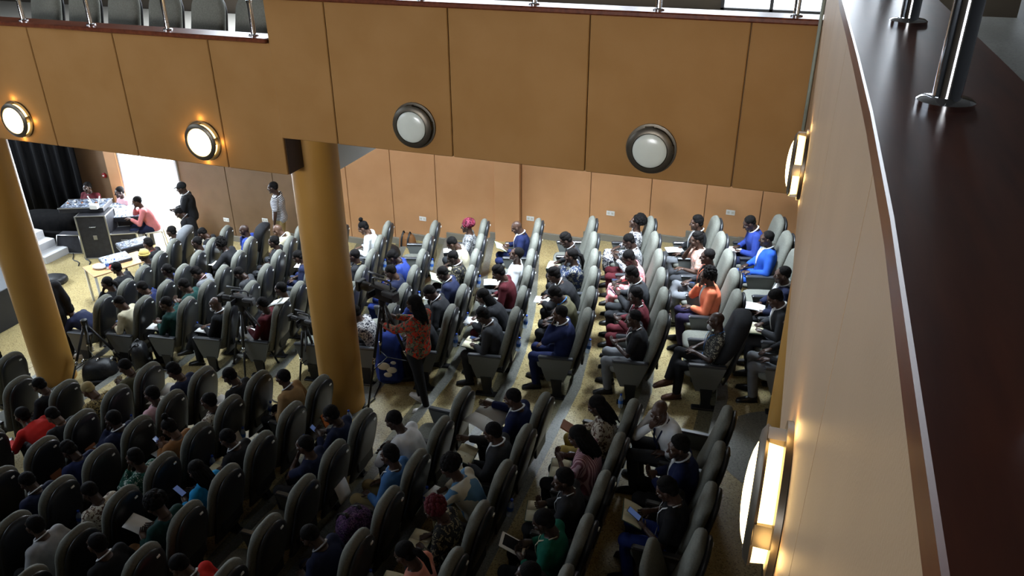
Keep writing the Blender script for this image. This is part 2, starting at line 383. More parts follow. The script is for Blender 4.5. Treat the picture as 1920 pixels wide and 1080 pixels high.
# ------------------------------------------------------------------ railings
def post_mesh(h, r):
    g = G().lathe([(r*2.0, 0), (r*2.0, r*.4), (r*1.7, r*.6), (r*1.02, r*.7), (r, r*.8), (r, h)], 20); return g.mesh('post', 'auto')
def railing(nm, lab, xs, y, z, h, r, alongx=True):
    t = root(nm, lab, 'railing', (0, 0, 0)); pm = post_mesh(h, r)
    for x in xs:
        o = ob('post', pm, chrome, t, loc=(x, y, z) if alongx else (y, x, z))
        ob('clamp_ring', G().lathe([(r*1.25, h*.78), (r*1.25, h*.84)], 16).mesh('ring', 'auto'), chrome, o)
    a, b = min(xs)-.6, max(xs)+.1
    p = [(a, y, z+h), (b, y, z+h)] if alongx else [(y, a, z+h), (y, b, z+h)]
    ob('handrail', G().tube(p, r*1.3, n=16).mesh('handrail', 'auto'), chrome, t)
    return t
railing('balcony_railing', 'steel railing on the lower side balcony at upper left', [-12.9, -11.9, -10.8, -9.75, -8.69, -7.68, -6.61, -5.50], YF+.10, 5.845, .42, .026)
railing('balcony_railing', 'steel railing on the upper side balcony along the top edge', [-4.65, -3.53, -2.41, -1.29, -.17], YF+.07, 6.285, .42, .026)
railing('balcony_railing', 'chrome railing posts on the mahogany ledge in the right foreground', [.6, 1.70, 2.70, 3.75, 4.8, 5.85], NX+.13, 6.91, .75, .026, False)
# ------------------------------------------------------------------ round bulkhead lamps
def lamp(lab, loc, rot, lit):
    t = root('wall_lamp', lab, 'lamp', loc, rot); t.scale = (1.08, .68, 1.08)          # local: wall in XZ plane, faces -Y
    ob('back_plate', G().lathe([(.165, 0), (.215, -.002), (.215, -.03), (.19, -.036)], 40, 'y').mesh('back_plate', 'auto'), bronze, t)
    dr = ob('drum', G().lathe([(.178, -.02), (.186, -.10)], 40, 'y').mesh('drum', 'auto'), lampslot if lit else lampoff, t)
    ob('front_ring', G().lathe([(.150, -.098), (.192, -.096), (.196, -.108), (.176, -.13), (.152, -.136), (.146, -.12), (.150, -.098)], 40, 'y', cap=False).mesh('front_ring', 'auto'), bronze, t)
    for k in range(4):
        a = math.pi*(.5*k)+.12; g = G(); rr = []
        for h in (-.02, -.104):
            rg = []
            for r in (.176, .199):
                for da in ((-.17, .17) if r < .18 else (.17, -.17)): rg.append((r*math.cos(a+da), h, r*math.sin(a+da)))
            rr.append(rg)
        g.loft(rr); ob('strut', g.mesh('strut', False), bronze, t)
    ob('diffuser', G().lathe([(.150, -.118), (.140, -.138), (.115, -.152), (.08, -.163), (.04, -.169), (.001, -.171)], 40, 'y').mesh('diffuser'), lampon if lit else lampoff, t)
    if lit:
        l = bpy.data.lights.new('lamp_glow', 'POINT'); l.energy = .6; l.color = (1, .62, .22); l.shadow_soft_size = .03
        for q in ((0, -.05, .235), (.235, -.05, 0), (-.235, -.05, 0), (0, -.05, -.235)):
            lo = bpy.data.objects.new('lamp_glow', l); COL.objects.link(lo); lo.parent = t; lo.location = q
lamp('lit round bulkhead lamp at the far left of the lower balcony front', (-9.13, YF+.03, 4.66), 0, True)
lamp('lit round bulkhead lamp nearer the step on the lower balcony front', (-6.33, YF+.03, 4.66), 0, True)
lamp('unlit round bulkhead lamp nearer the middle column on the upper balcony front', (-3.64, YF, 5.09), 0, False)
lamp('unlit round bulkhead lamp nearer the parapet on the upper balcony front', (-1.25, YF, 5.09), 0, False)
lamp('lit round bulkhead lamp on the parapet by the far corner, seen edge on', (.064, 5.43, 5.60), -math.pi/2, True)
lamp('large lit round bulkhead lamp on the parapet nearest the camera', (.118, 2.0, 5.65), -math.pi/2, True)
# fluorescent fittings on the soffit above the far seats
tubem = mat('fluorescent_tube', (.9, .95, 1), .4, emit=(.78, .89, 1), es=28)
for k, (x, y, z) in enumerate([(-1.0, 10.7, 4.84), (-2.9, 10.7, 4.84), (-4.6, 10.7, 4.60), (-7.0, 10.6, 4.40), (-9.4, 10.6, 4.40), (-11.8, 10.6, 4.40)]):
    t = root('ceiling_light', 'cool white fluorescent fitting under the balcony, %s from the rear' % ORD[k], 'lamp', (x, y, z), 0, 'soffit lights')
    ob('housing', G().rbox(-.16, .16, -.65, .65, -.05, .02, .01).mesh('housing', False), whitewall, t)
    ob('diffuser', G().rbox(-.13, .13, -.6, .6, -.075, -.045, .01).mesh('diffuser', False), tubem, t)
    al = area('louvred_light', (0, 0, -.085), (0, 0, -1), .26, 1.2, 100, (.76, .88, 1)); al.data.spread = R_(95); al.parent = t
for o in list(COL.objects):
    if o not in _before and o.parent is None: o.location.z += .08      # datum of the balconies above the lowest floor
# ------------------------------------------------------------------ auditorium chairs
def back_shape(dy, th, wscale, z0, z1, n=14, bulge=0):
    """rounded-top reclined slab; cross-section is a superellipse"""
    rings = []
    ts = [0, .06, .16, .3, .45, .6, .72, .8, .87, .92, .96, .985, 1.0]
    for t in ts:
        z = z0+(z1-z0)*t
        y = -.075-.30*t+.085*t*t           # gentle recline curve
        hw = .245*wscale*(.90+.12*math.sin(math.pi*min(1, t*1.1))) if t < .6 else .245*wscale*(.90+.12*math.sin(math.pi*.66*1.0))
        if t > .68: hw *= max(.02, 1-((t-.68)/.325)**2.4)**.5
        h = th*(.75 if t in (0,) else 1)*(1 if t < .9 else max(.15, (1-((t-.9)/.1)**2*.8)))
        rg = []
        for i in range(n):
            a = 2*math.pi*i/n; c, s = math.cos(a), math.sin(a)
            px = hw*(abs(c)**.55)*(1 if c > 0 else -1); py = h*(abs(s)**.8)*(1 if s > 0 else -1)
            rg.append((px, y+dy+py, z))
        rings.append(rg)
    return G().loft(rings)
CH = {}
CH['back'] = back_shape(.035, .060, 1.0, .40, 1.20).mesh('backrest')
CH['shell'] = back_shape(-.034, .036, .90, .30, 1.165).mesh('back_shell')
g = G(); rings = []
for z, i in ((.385, .03), (.40, .005), (.435, 0), (.462, .012), (.472, .05)):
    rg = []
    for k in range(20):
        a = 2*math.pi*k/20; c, s = math.cos(a), math.sin(a)
        rg.append(((.242-i)*abs(c)**.45*(1 if c > 0 else -1), .13+(.255-i)*abs(s)**.45*(1 if s > 0 else -1), z))
    rings.append(rg)
CH['seat'] = G().loft(rings).mesh('seat')
CH['seat_up'] = G().loft(rings).xf(Matrix.Translation((0, .02, .45)) @ Matrix.Rotation(R_(72), 4, 'X') @ Matrix.Translation((0, .10, -.42))).mesh('seat_up')
CH['tag'] = G().box(.07, .11, -.352, -.338, 1.055, 1.073).mesh('tag', False)
CH['arm'] = G().rbox(-.034, .034, -.12, .34, .60, .635, .012).mesh('arm_pad', False)
g = G().loft([[(-.022, y0, z), (.022, y0, z), (.022, y1, z), (-.022, y1, z)] for z, y0, y1 in ((.265, .0, .22), (.40, -.05, .275), (.60, -.115, .335))])
CH['side'] = g.mesh('side_panel', False)
CH['ped'] = G().loft([[(-.03, y0, z), (.03, y0, z), (.03, y1, z), (-.03, y1, z)] for z, y0, y1 in ((.02, .0, .15), (.10, .03, .14), (.30, .02, .17))]).mesh('pedestal', False)
CH['foot'] = G().rbox(-.05, .05, -.10, .25, 0, .03, .01).mesh('foot_plate', False)
CH['pan'] = G().rbox(-.29, .29, .0, .24, .36, .388, .01).mesh('seat_pan', False)
CH['pocket'] = G().rbox(-.17, .17, -.235, -.205, .46, .66, .012).mesh('pocket', False)
def make_chair(empty, arms):
    t = root('auditorium_chair', 'x', 'chair', (0, 0, 0), 0)
    ob('seat', CH['seat_up' if empty else 'seat'], fabric, t)
    ob('backrest', CH['back'], fabric, t)
    s = ob('back_shell', CH['shell'], shellm, t); ob('number_tag', CH['tag'], tagm, s); ob('pocket', CH['pocket'], black, s)
    for a in arms:
        sp = ob('side_panel', CH['side'], sidem, t, loc=(a, 0, 0)); ob('armrest', CH['arm'], armpad, sp); lg = ob('leg', CH['ped'], black, t, loc=(a, 0, 0)); ob('foot_plate', CH['foot'], black, lg)
    ob('seat_pan', CH['pan'], black, t)
    return t
PROTO = {}
TOPH = 1.20; TOPY = -.29
FAR = {1: [(-.04, 11.88), (.11, 11.27), (.26, 10.67), (.40, 10.05), (.50, 9.43), (.6, 8.82)],
 2: [(-.96, 11.87), (-.8, 11.27), (-.63, 10.67), (-.48, 10.05), (-.38, 9.43), (-.27, 8.82)],
 3: [(-1.96, 11.86), (-1.78, 11.27), (-1.6, 10.65), (-1.45, 10.04), (-1.31, 9.45), (-1.2, 8.81)],
 4: [(-2.92, 11.89), (-2.73, 11.27), (-2.55, 10.64), (-2.41, 10.05), (-2.28, 9.42), (-2.17, 8.81)],
 5: [(-3.83, 11.83), (-3.67, 11.22), (-3.54, 10.61), (-3.39, 10.03), (-3.25, 9.38), (-3.14, 8.76)],
 6: [(-4.81, 11.82), (-4.62, 11.2), (-4.47, 10.61), (-4.31, 10.03), (-4.18, 9.4), (-4.09, 8.78)],
 7: [(-5.73, 11.78), (-5.59, 11.2), (-5.41, 10.6), (-5.27, 10.01), (-5.13, 9.39), (-5.02, 8.79)],
 8: [(-6.67, 11.78), (-6.5, 11.17), (-6.34, 10.59), (-6.19, 9.99), (-6.04, 9.41), (-5.93, 8.8)],
 9: [(-7.58, 11.73), (-7.42, 11.15), (-7.27, 10.57), (-7.13, 9.98), (-6.99, 9.39), (-6.9, 8.8)],
 10: [(-8.5, 11.73), (-8.35, 11.15), (-8.2, 10.56), (-8.06, 10.0), (-7.9, 9.38), (-7.81, 8.81)],
 11: [(-9.37, 11.73), (-9.24, 11.15), (-9.05, 10.56), (-8.92, 9.96), (-8.8, 9.39), (-8.7, 8.79)],
 12: [(-10.24, 11.72), (-10.1, 11.13), (-9.97, 10.56), (-9.83, 9.99), (-9.67, 9.38), (-9.6, 8.79)],
 13: [(-11.18, 11.65), (-11.01, 11.09), (-10.86, 10.54), (-10.7, 9.94), (-10.57, 9.4), (-10.48, 8.79)]}
ALPHA = [16, 15.5, 14.5, 13, 11, 9.5]
NEARX = {2: -.21, 3: -1.15, 4: -2.11, 5: -3.05, 6: -4.01, 7: -4.96, 8: -5.87, 9: -6.77, 10: -7.69, 11: -8.61, 12: -9.49, 13: -10.38}
NEARN = {2: 4, 3: 5, 4: 5, 5: 5, 6: 6, 7: 6, 8: 7, 9: 7, 10: 6, 11: 4, 12: 2, 13: 1}
NEARSKIP = {(6, 0), (11, 0), (12, 0), (11, 2)}
SEATS = {}          # (block,row,seat) -> (x, y, z, rotz)
for i, row in FAR.items():
    for j, (x, y) in enumerate(row):
        r = math.pi/2+R_(ALPHA[j]); fx, fy = -math.sin(r), math.cos(r)
        SEATS['f', i, j] = (x-TOPY*fx, y-TOPY*fy, zrow(i), r)
for i, x in NEARX.items():
    for j in range(NEARN[i]):
        if (i, j) in NEARSKIP: continue
        y0 = 6.79+(.012*max(0, i-5)); sp = .603 if i < 5 else (.59 if i < 8 else .573)
        SEATS['n', i, j] = (x+TOPY, y0-sp*j, zrow(i), math.pi/2)
def place_word(k):
    b, i, j = k
    if b == 'f': return '%s from side wall, row %s from rear, far block' % (ORD[j], ORD[i-1])
    return '%s from aisle, row %s from rear, near block' % (ORD[j], ORD[i-2])
def place_chairs(occupied):
    for k, (x, y, z, r) in SEATS.items():
        e = k not in occupied; up = k == ('n', 2, 3); both = (k[2] == 0) or (k[0], k[1], k[2]-1) not in SEATS
        key = (up, both)
        if key not in PROTO:
            PROTO[key] = c = make_chair(up, (-.3, .3) if both else (-.3,))
        else: c = copy_tree(PROTO[key])
        c.location = (x, y, z); c.rotation_euler = (0, 0, r)
        st = 'empty charcoal theatre chair, ' if e else 'occupied charcoal theatre chair, '
        c['label'] = st+place_word(k); c['group'] = 'theatre chairs in the '+('far' if k[0] == 'f' else 'near')+' block'
    key = (False, True)
    for n, x in enumerate([-9.6, -8.95, -8.30, -7.65, -7.0, -6.35, -5.71]):
        c = copy_tree(PROTO[key]); c.location = (x, 8.15, 4.98); c.rotation_euler = (0, 0, math.pi)
        c['label'] = 'dark theatre chair on the lower balcony behind the railing, %s from the left' % ORD[n]; c['group'] = 'balcony chairs'
# ------------------------------------------------------------------ people
def remesh(g, vox, it=4):
    me = bpy.data.meshes.new('tmp'); me.from_pydata(g.v, [], g.f); o = bpy.data.objects.new('tmp', me); COL.objects.link(o)
    m = o.modifiers.new('r', 'REMESH'); m.mode = 'VOXEL'; m.voxel_size = vox; m.use_smooth_shade = True
    s = o.modifiers.new('s', 'SMOOTH'); s.factor = .5; s.iterations = it
    dg = bpy.context.evaluated_depsgraph_get(); ev = o.evaluated_get(dg); r = ev.to_mesh()
    n = len(r.vertices); A = np.empty(n*3, np.float32); r.vertices.foreach_get('co', A); A = A.reshape(-1, 3)
    F = [tuple(p.vertices) for p in r.polygons]; ev.to_mesh_clear()
    bpy.data.objects.remove(o); bpy.data.meshes.remove(me)
    return A, F
def raw_mesh(name, parts, slots):
    """parts: list of (verts, faces, slot)"""
    g = G()
    for v, f, k in parts: g.add(v, f, k)
    me = bpy.data.meshes.new(name); me.from_pydata(g.v, [], g.f)
    for s in slots: me.materials.append(s)
    me.polygons.foreach_set('material_index', g.m); me.polygons.foreach_set('use_smooth', [True]*len(g.f)); me.update()
    return me
V = lambda *a: np.array(a, float)
def nrm(v): return v/(np.linalg.norm(v)+1e-9)
def rx(a): c, s = math.cos(a), math.sin(a); return np.array([[1, 0, 0], [0, c, -s], [0, s, c]])
def rz(a): c, s = math.cos(a), math.sin(a); return np.array([[c, -s, 0], [s, c, 0], [0, 0, 1]])
def ry(a): c, s = math.cos(a), math.sin(a); return np.array([[c, 0, s], [0, 1, 0], [-s, 0, c]])
# head in its own frame: looks along +Y, origin at ear level
def _head():
    g = G(); g.ell((0, -.014, .035), (.074, .095, .088)); g.ell((0, .022, -.045), (.056, .066, .07)); g.ell((0, .06, .035), (.058, .03, .04))
    g.tube([(0, .084, .022), (0, .103, -.012), (0, .110, -.026)], [.010, .014, .017], n=8)
    for s in (-1, 1):
        g.ell((s*.076, -.004, -.004), (.012, .022, .032)); g.ell((s*.04, .06, -.02), (.026, .03, .025)); g.ell((s*.03, .083, .032), (.024, .012, .007))
    g.ell((0, .085, -.062), (.026, .013, .011)); g.ell((0, .072, -.098), (.025, .022, .018))
    g.tube([(0, -.03, .0), (0, -.03, -.06), (0, -.04, -.14)], [.058, .055, .058], n=12)
    return remesh(g, .008, 3)
HEADV, HEADF = _head()
def _eyes():
    a, b = G(), G()
    for s in (-1, 1): a.ell((s*.031, .078, .012), (.014, .011, .0085), 8, 6); b.ell((s*.031, .0865, .012), (.006, .004, .006), 6, 4)
    return a, b
EYEW, EYEB = _eyes()
def hand(g, w, d, pn, curl, side):
    """w wrist, d pointing direction, pn palm normal"""
    d = nrm(d); pn = nrm(pn-d*np.dot(pn, d)); a = np.cross(d, pn)*side      # a points to the thumb side
    g.tube([w-d*.02, w+d*.02, w+d*.055, w+d*.092], [(.024, .019), (.034, .016), (.041, .015), (.038, .012)], right=a, n=10)
    for k, (o, L) in enumerate(((.030, .068), (.011, .078), (-.009, .073), (-.028, .058))):
        p = w+d*.09+a*o; dd = d.copy(); pts = [p]
        for q in range(3):
            ang = curl*(.55+.35*q); dd = nrm(d*math.cos(ang)+pn*math.sin(ang)); pts.append(pts[-1]+dd*L*(.45, .32, .23)[q])
        g.tube(pts, [.0088, .0084, .0076, .006], n=6)
    p = w+d*.03+a*.03; t1 = nrm(d*.7+a*.62+pn*.25); t2 = nrm(d*.9+a*.2+pn*.4)
    g.tube([p, p+t1*.04, p+t1*.04+t2*.03], [.012, .010, .0075], n=6)
def ik(S, T, l1, l2, pole):
    D = T-S; L = np.linalg.norm(D); mx = (l1+l2)*.985
    if L > mx: T = S+D/L*mx; D = T-S; L = mx
    x = (l1*l1-l2*l2+L*L)/(2*L); h = math.sqrt(max(0, l1*l1-x*x)); d = D/L
    p = nrm(pole-d*np.dot(pole, d)); return S+d*x+p*h, T
SPINE = [(-.10, .150, .115), (-.02, .172, .130), (.075, .160, .120), (.165, .150, .112), (.265, .168, .122), (.35, .178, .118), (.415, .150, .09), (.465, .085, .07)]
# pose: lean, twist, side bend, head pitch(down) / yaw, hands, legs, pelvis
def HD(**k): return k
SEATED = dict(pel=(0, .02, .525), legs='n')
POSES = {
 'rest':   dict(lean=-3, hp=6, L=(-.13, .27, .645), R=(.13, .25, .645)),
 'write':  dict(lean=13, hp=30, L=(-.10, .31, .67), R=(.09, .30, .68)),
 'read':   dict(lean=3, hp=27, L=(-.12, .28, .72), R=(.12, .28, .72), up=1),
 'chin':   dict(lean=6, hp=10, L=(-.05, .30, .66), R='chin', legs='n'),
 'chinL':  dict(lean=5, hp=6, L='chin', R=(.06, .29, .66)),
 'phone':  dict(lean=8, hp=28, L=(-.05, .33, .80), R=(.07, .32, .79), up=1),
 'forward': dict(lean=33, hp=22, L=(-.11, .46, .66), R=(.10, .45, .67), elb=.6),
 'cross':  dict(lean=-3, hp=6, L=(-.06, .28, .70), R=(.10, .25, .69), legs='cross'),
 'crossL': dict(lean=-2, hp=16, hy=-12, L=(-.10, .30, .71), R=(.06, .28, .70), legs='crossL'),
 'clasp':  dict(lean=7, hp=8, hy=22, L=(-.035, .33, .73), R=(.035, .32, .75), up=1),
 'lookup': dict(lean=-8, hp=-14, L=(-.12, .24, .645), R=(.12, .24, .645)),
 'bent':   dict(lean=66, hp=12, L=(-.12, .72, .52), R=(.12, .70, .50)),
 'turn':   dict(lean=24, hp=8, twist=52, hy=18, L=(-.18, .30, .66), R='chin', pel=(0, .22, .545)),
 'paper':  dict(lean=2, hp=18, L=(-.10, .33, .70), R=(.20, .47, .83), up=1),
 'sleep':  dict(lean=17, hp=42, L=(-.12, .30, .66), R=(.11, .30, .66)),
 'sit_edge': dict(lean=14, hp=6, hy=-8, L=(-.13, .36, .64), R=(.13, .36, .64), pel=(0, .12, .545)),
 'stool':  dict(lean=22, hp=12, L=(-.06, .42, .78), R='chin', pel=(0, 0, .55)),
 'stand':  dict(pel=(0, 0, .94), legs='stand', lean=1, hp=6, L=(-.26, .06, .83), R=(.26, .05, .83)),
 'fold':   dict(pel=(0, 0, .94), legs='stand', lean=2, hp=14, L=(-.05, .30, 1.06), R=(.06, .30, 1.08), up=1),
 'operate': dict(pel=(0, 0, .93), legs='stride', lean=-5, hp=8, L=(-.10, .46, 1.18), R=(.12, .44, 1.20), up=1),
 'stoop':  dict(pel=(0, 0, .90), legs='stand', lean=58, hp=10, L=(-.15, .62, .80), R=(.15, .60, .80)),
}
PC = {}
def skeleton(pose):
    if pose in PC: return PC[pose]
    d = dict(SEATED); d.update(POSES[pose]); K = {}
    P = V(*d['pel']); th = R_(d.get('lean', 0)); tw = R_(d.get('twist', 0))
    sp = []
    for s, a, b in SPINE:
        t = max(0, min(1, (s+.02)/.4)); ang = th*(.45+.55*t) if s > 0 else th*.4
        sp.append(ang)
    pts = [P.copy()+V(0, 0, -.10)*1.0]; rights = [V(1, 0, 0)]
    base = P+V(0, math.sin(sp[0])*-.1, -.1*math.cos(sp[0])); cur = base; pts = [base]; rights = [rz(tw*0)@V(1, 0, 0)]
    for k in range(1, len(SPINE)):
        ds = SPINE[k][0]-SPINE[k-1][0]; cur = cur+rz(tw*.7*k/len(SPINE))@V(0, math.sin(sp[k]), math.cos(sp[k]))*ds
        pts.append(cur); rights.append(rz(tw*k/(len(SPINE)-1))@V(1, 0, 0))
    K['sp'] = pts; K['rt'] = rights
    u = nrm(pts[-1]-pts[-3]); r = rights[-1]; f = nrm(np.cross(u, r)); K['u'], K['r'], K['f'] = u, r, f
    N = pts[-1]; K['N'] = N
    sh = {s: pts[-2]+r*s*.165+u*.005 for s in (-1, 1)}
    hp, hy = R_(d.get('hp', 0)), R_(d.get('hy', 0))
    HR = rz(tw+hy)@rx(-hp); K['HR'] = HR
    nd = nrm(u*.75+V(0, 0, .5)+f*.1)
    Hc = N+nd*.075+HR@V(0, .04, .082); K['H'] = Hc
    K['arm'] = {}
    for s, key in ((-1, 'L'), (1, 'R')):
        T = d[key]; chin = isinstance(T, str)
        T = Hc+HR@V(s*.03, .105, -.135) if chin else rz(0)@V(*T)
        pole = (r*s*.75+V(0, -.25, -.9)) if not d.get('elb') else (r*s*.9+V(0, .3, -.5))
        if chin: pole = r*s*.35+V(0, .55, -1)
        E, T = ik(sh[s], T, .285, .255, pole)
        hd = nrm(T-E)
        if chin: hd2 = nrm(hd*.6+V(0, 0, .6)-HR@V(0, .25, 0)); pn = -HR@V(0, 1, 0); cu = .9
        elif d.get('up'): hd2 = nrm(hd+V(-s*.35, .25, .05)); pn = V(-s*.6, -.1, .8); cu = .7
        else: hd2 = nrm(hd*.7+V(-s*.25, .55, -.12)); pn = V(-s*.2, 0, -1); cu = .5
        if d['legs'] in ('stand',) and not d.get('up'): hd2 = V(0, .1, -1); pn = V(-s, 0, 0); cu = .45
        K['arm'][s] = (sh[s], E, T, hd2, pn, cu)
    lg = d['legs']; K['leg'] = {}
    for s in (-1, 1):
        h = P+V(s*.092, .01, -.035)
        if lg in ('stand', 'stride'):
            o = (s*.13 if lg == 'stride' else s*.02)
            k, a, fd = V(s*.10, .03+o*.8, .50), V(s*.105, -.02+o, .085), nrm(V(s*.25, 1, 0))
        else:
            k, a, fd = V(s*.125, P[1]+.43, .515), V(s*.125, P[1]+.38, .085), nrm(V(s*.2, 1, 0))
            if lg == 'cross' and s > 0: k, a, fd = V(.02, P[1]+.45, .64), V(-.18, P[1]+.57, .33), nrm(V(-.3, .9, -.1))
            if lg == 'crossL' and s < 0: k, a, fd = V(-.02, P[1]+.45, .64), V(.18, P[1]+.57, .33), nrm(V(.3, .9, -.1))
            if lg == 'cross' and s < 0 or lg == 'crossL' and s > 0: a = a+V(0, .06, 0)
        K['leg'][s] = (h, k, a, fd)
    PC[pose] = K; return K
def torso(g, K, da, db, k0=0, k1=None):
    S = SPINE[k0:k1]; P = K['sp'][k0:k1]; Rt = K['rt'][k0:k1]
    n = 16; rings = []
    for (s, a, b), p, r, in zip(S, P, Rt):
        i = K['sp'].index(p) if False else None
    for q in range(len(P)):
        t = nrm(P[min(q+1, len(P)-1)]-P[max(q-1, 0)]); a_ = nrm(Rt[q]-t*np.dot(Rt[q], t)); b_ = np.cross(t, a_)
        A, B = S[q][1]+da, S[q][2]+db
        rings.append([P[q]+a_*A*(abs(math.cos(x))**.8)*np.sign(math.cos(x))+b_*B*math.sin(x) for x in np.linspace(0, 2*math.pi, n, endpoint=False)])
    g.loft(rings)
def limb(g, pts, rad, n=10):
    out, rr = [], []
    for k in range(len(pts)-1):
        for t in ((0, .33, .66) if k < len(pts)-2 else (0, .33, .66, 1)):
            out.append(pts[k]*(1-t)+pts[k+1]*t); r0, r1 = rad[k], rad[k+1]; rr.append(r0*(1-t)+r1*t)
    g.tube(out, rr, n=n)
BODY = {}
def body_mesh(pose):
    if ('b', pose) in BODY: return BODY['b', pose]
    K = skeleton(pose); g = G(); torso(g, K, 0, 0)
    for s in (-1, 1):
        S, E, T, hd, pn, cu = K['arm'][s]; g.ell(S, (.06, .06, .06)); limb(g, [S, E, T], [.05, .041, .026]); g.tube([K['N']-K['u']*.02, S], [.05, .05])
        h, k, a, fd = K['leg'][s]; limb(g, [h, k, a], [.088, .06, .038]); g.ell(k, (.06, .06, .06)); g.tube([a-fd*.04-V(0, 0, .03), a+fd*.1-V(0, 0, .05), a+fd*.17-V(0, 0, .06)], [(.036, .034), (.04, .028), (.03, .02)], right=np.cross(fd, V(0, 0, 1)), n=10)
    g.tube([K['N']-K['u']*.04, K['N'], K['H']+K['HR']@V(0, -.035, -.08)], [.07, .06, .055], n=12)
    A, F = remesh(g, .0165, 3)
    hv = HEADV@K['HR'].T+K['H']; parts = [(A, F, 0), (hv, HEADF, 0)]
    gh = G()
    for s in (-1, 1):
        S, E, T, hd, pn, cu = K['arm'][s]; hand(gh, T, hd, pn, cu, -s)
    parts.append((gh.v, gh.f, 0))
    for e, sl in ((EYEW, 1), (EYEB, 2)): parts.append((np.array(e.v)@K['HR'].T+K['H'], e.f, sl))
    BODY['b', pose] = me = raw_mesh('body', parts, [None, mat('eye_white', (.55, .5, .45), .3), mat('eye_dark', (.01, .008, .006), .2)])
    return me
def top_mesh(pose, kind):
    """kind: long, short, jacket, dress"""
    key = ('t', pose, kind)
    if key in BODY: return BODY[key]
    K = skeleton(pose); g = G(); e = .026 if kind == 'jacket' else .014
    torso(g, K, e, e+.004, 0 if kind != 'short' else 0, 8)
    for s in (-1, 1):
        S, E, T, hd, pn, cu = K['arm'][s]; g.ell(S, (.07+e*.3,)*3); g.tube([K['N']-K['u']*.035, S], [.054+e*.4, .062+e*.4])
        if kind == 'short': limb(g, [S, S+(E-S)*.8], [.062, .062])
        else: limb(g, [S, E, E+(T-E)*.93], [.058+e*.5, .05+e*.5, .036+e*.4]); g.ell(E, (.05+e*.5,)*3)
    if kind in ('jacket',):
        for s in (-1, 1):
            h, k, a, fd = K['leg'][s]; g.tube([h, h+(k-h)*.3], [(.105, .1), (.10, .095)], right=V(1, 0, 0), n=12)
    A, F = remesh(g, .0165, 4); BODY[key] = me = raw_mesh('top', [(A, F, 0)], [None]); return me
def bottom_mesh(pose, kind):
    key = ('p', pose, kind)
    if key in BODY: return BODY[key]
    K = skeleton(pose); g = G(); torso(g, K, .008, .008, 0, 4)
    for s in (-1, 1):
        h, k, a, fd = K['leg'][s]
        if kind == 'skirt': limb(g, [h, k, k+(a-k)*.45], [.105, .085, .075]); g.tube([(K['leg'][-1][0]+K['leg'][1][0])/2, (K['leg'][-1][1]+K['leg'][1][1])/2+V(0, -.02, -.02), ], [(.19, .1), (.17, .085)], right=V(1, 0, 0), n=14) if s > 0 else None
        elif kind == 'slim': limb(g, [h, k, a+V(0, 0, .015)], [.098, .064, .044]); g.ell(k, (.065,)*3)
        else: limb(g, [h, k, a+V(0, 0, .005)], [.104, .076, .060]); g.ell(k, (.076,)*3)
    A, F = remesh(g, .0165, 3); BODY[key] = me = raw_mesh('bottom', [(A, F, 0)], [None]); return me
def shoe_mesh(pose, s):
    key = ('s', pose, s)
    if key in BODY: return BODY[key]
    K = skeleton(pose); h, k, a, fd = K['leg'][s]; g = G(); rt = np.cross(fd, V(0, 0, 1)); dn = V(0, 0, -1)
    g.tube([a-fd*.055+dn*.035, a-fd*.02+dn*.03, a+fd*.06+dn*.042, a+fd*.13+dn*.052, a+fd*.19+dn*.06], [(.034, .042), (.042, .05), (.046, .04), (.048, .03), (.034, .02)], right=rt, n=12)
    g.tube([a-fd*.07+dn*.078, a+fd*.05+dn*.078, a+fd*.2+dn*.078], [(.036, .008), (.042, .008), (.036, .008)], right=rt, n=8)
    BODY[key] = me = raw_mesh('shoe', [(g.v, g.f, 0)], [None]); return me
def chest_pt(K, s, side, off):
    """a point on the chest surface: s along spine, side across, off outwards"""
    ss = [q[0] for q in SPINE]; k = max(0, min(len(ss)-2, next((i for i in range(len(ss)-1) if ss[i] <= s <= ss[i+1]), len(ss)-2)))
    t = (s-ss[k])/(ss[k+1]-ss[k]); p = K['sp'][k]*(1-t)+K['sp'][k+1]*t; A = SPINE[k][1]*(1-t)+SPINE[k+1][1]*t; B = SPINE[k][2]*(1-t)+SPINE[k+1][2]*t
    u = nrm(K['sp'][k+1]-K['sp'][k]); r = K['rt'][k+1]; f = nrm(np.cross(u, r))
    return p+r*side+f*((B+off)*math.sqrt(max(.05, 1-(side/(A+off))**2)))
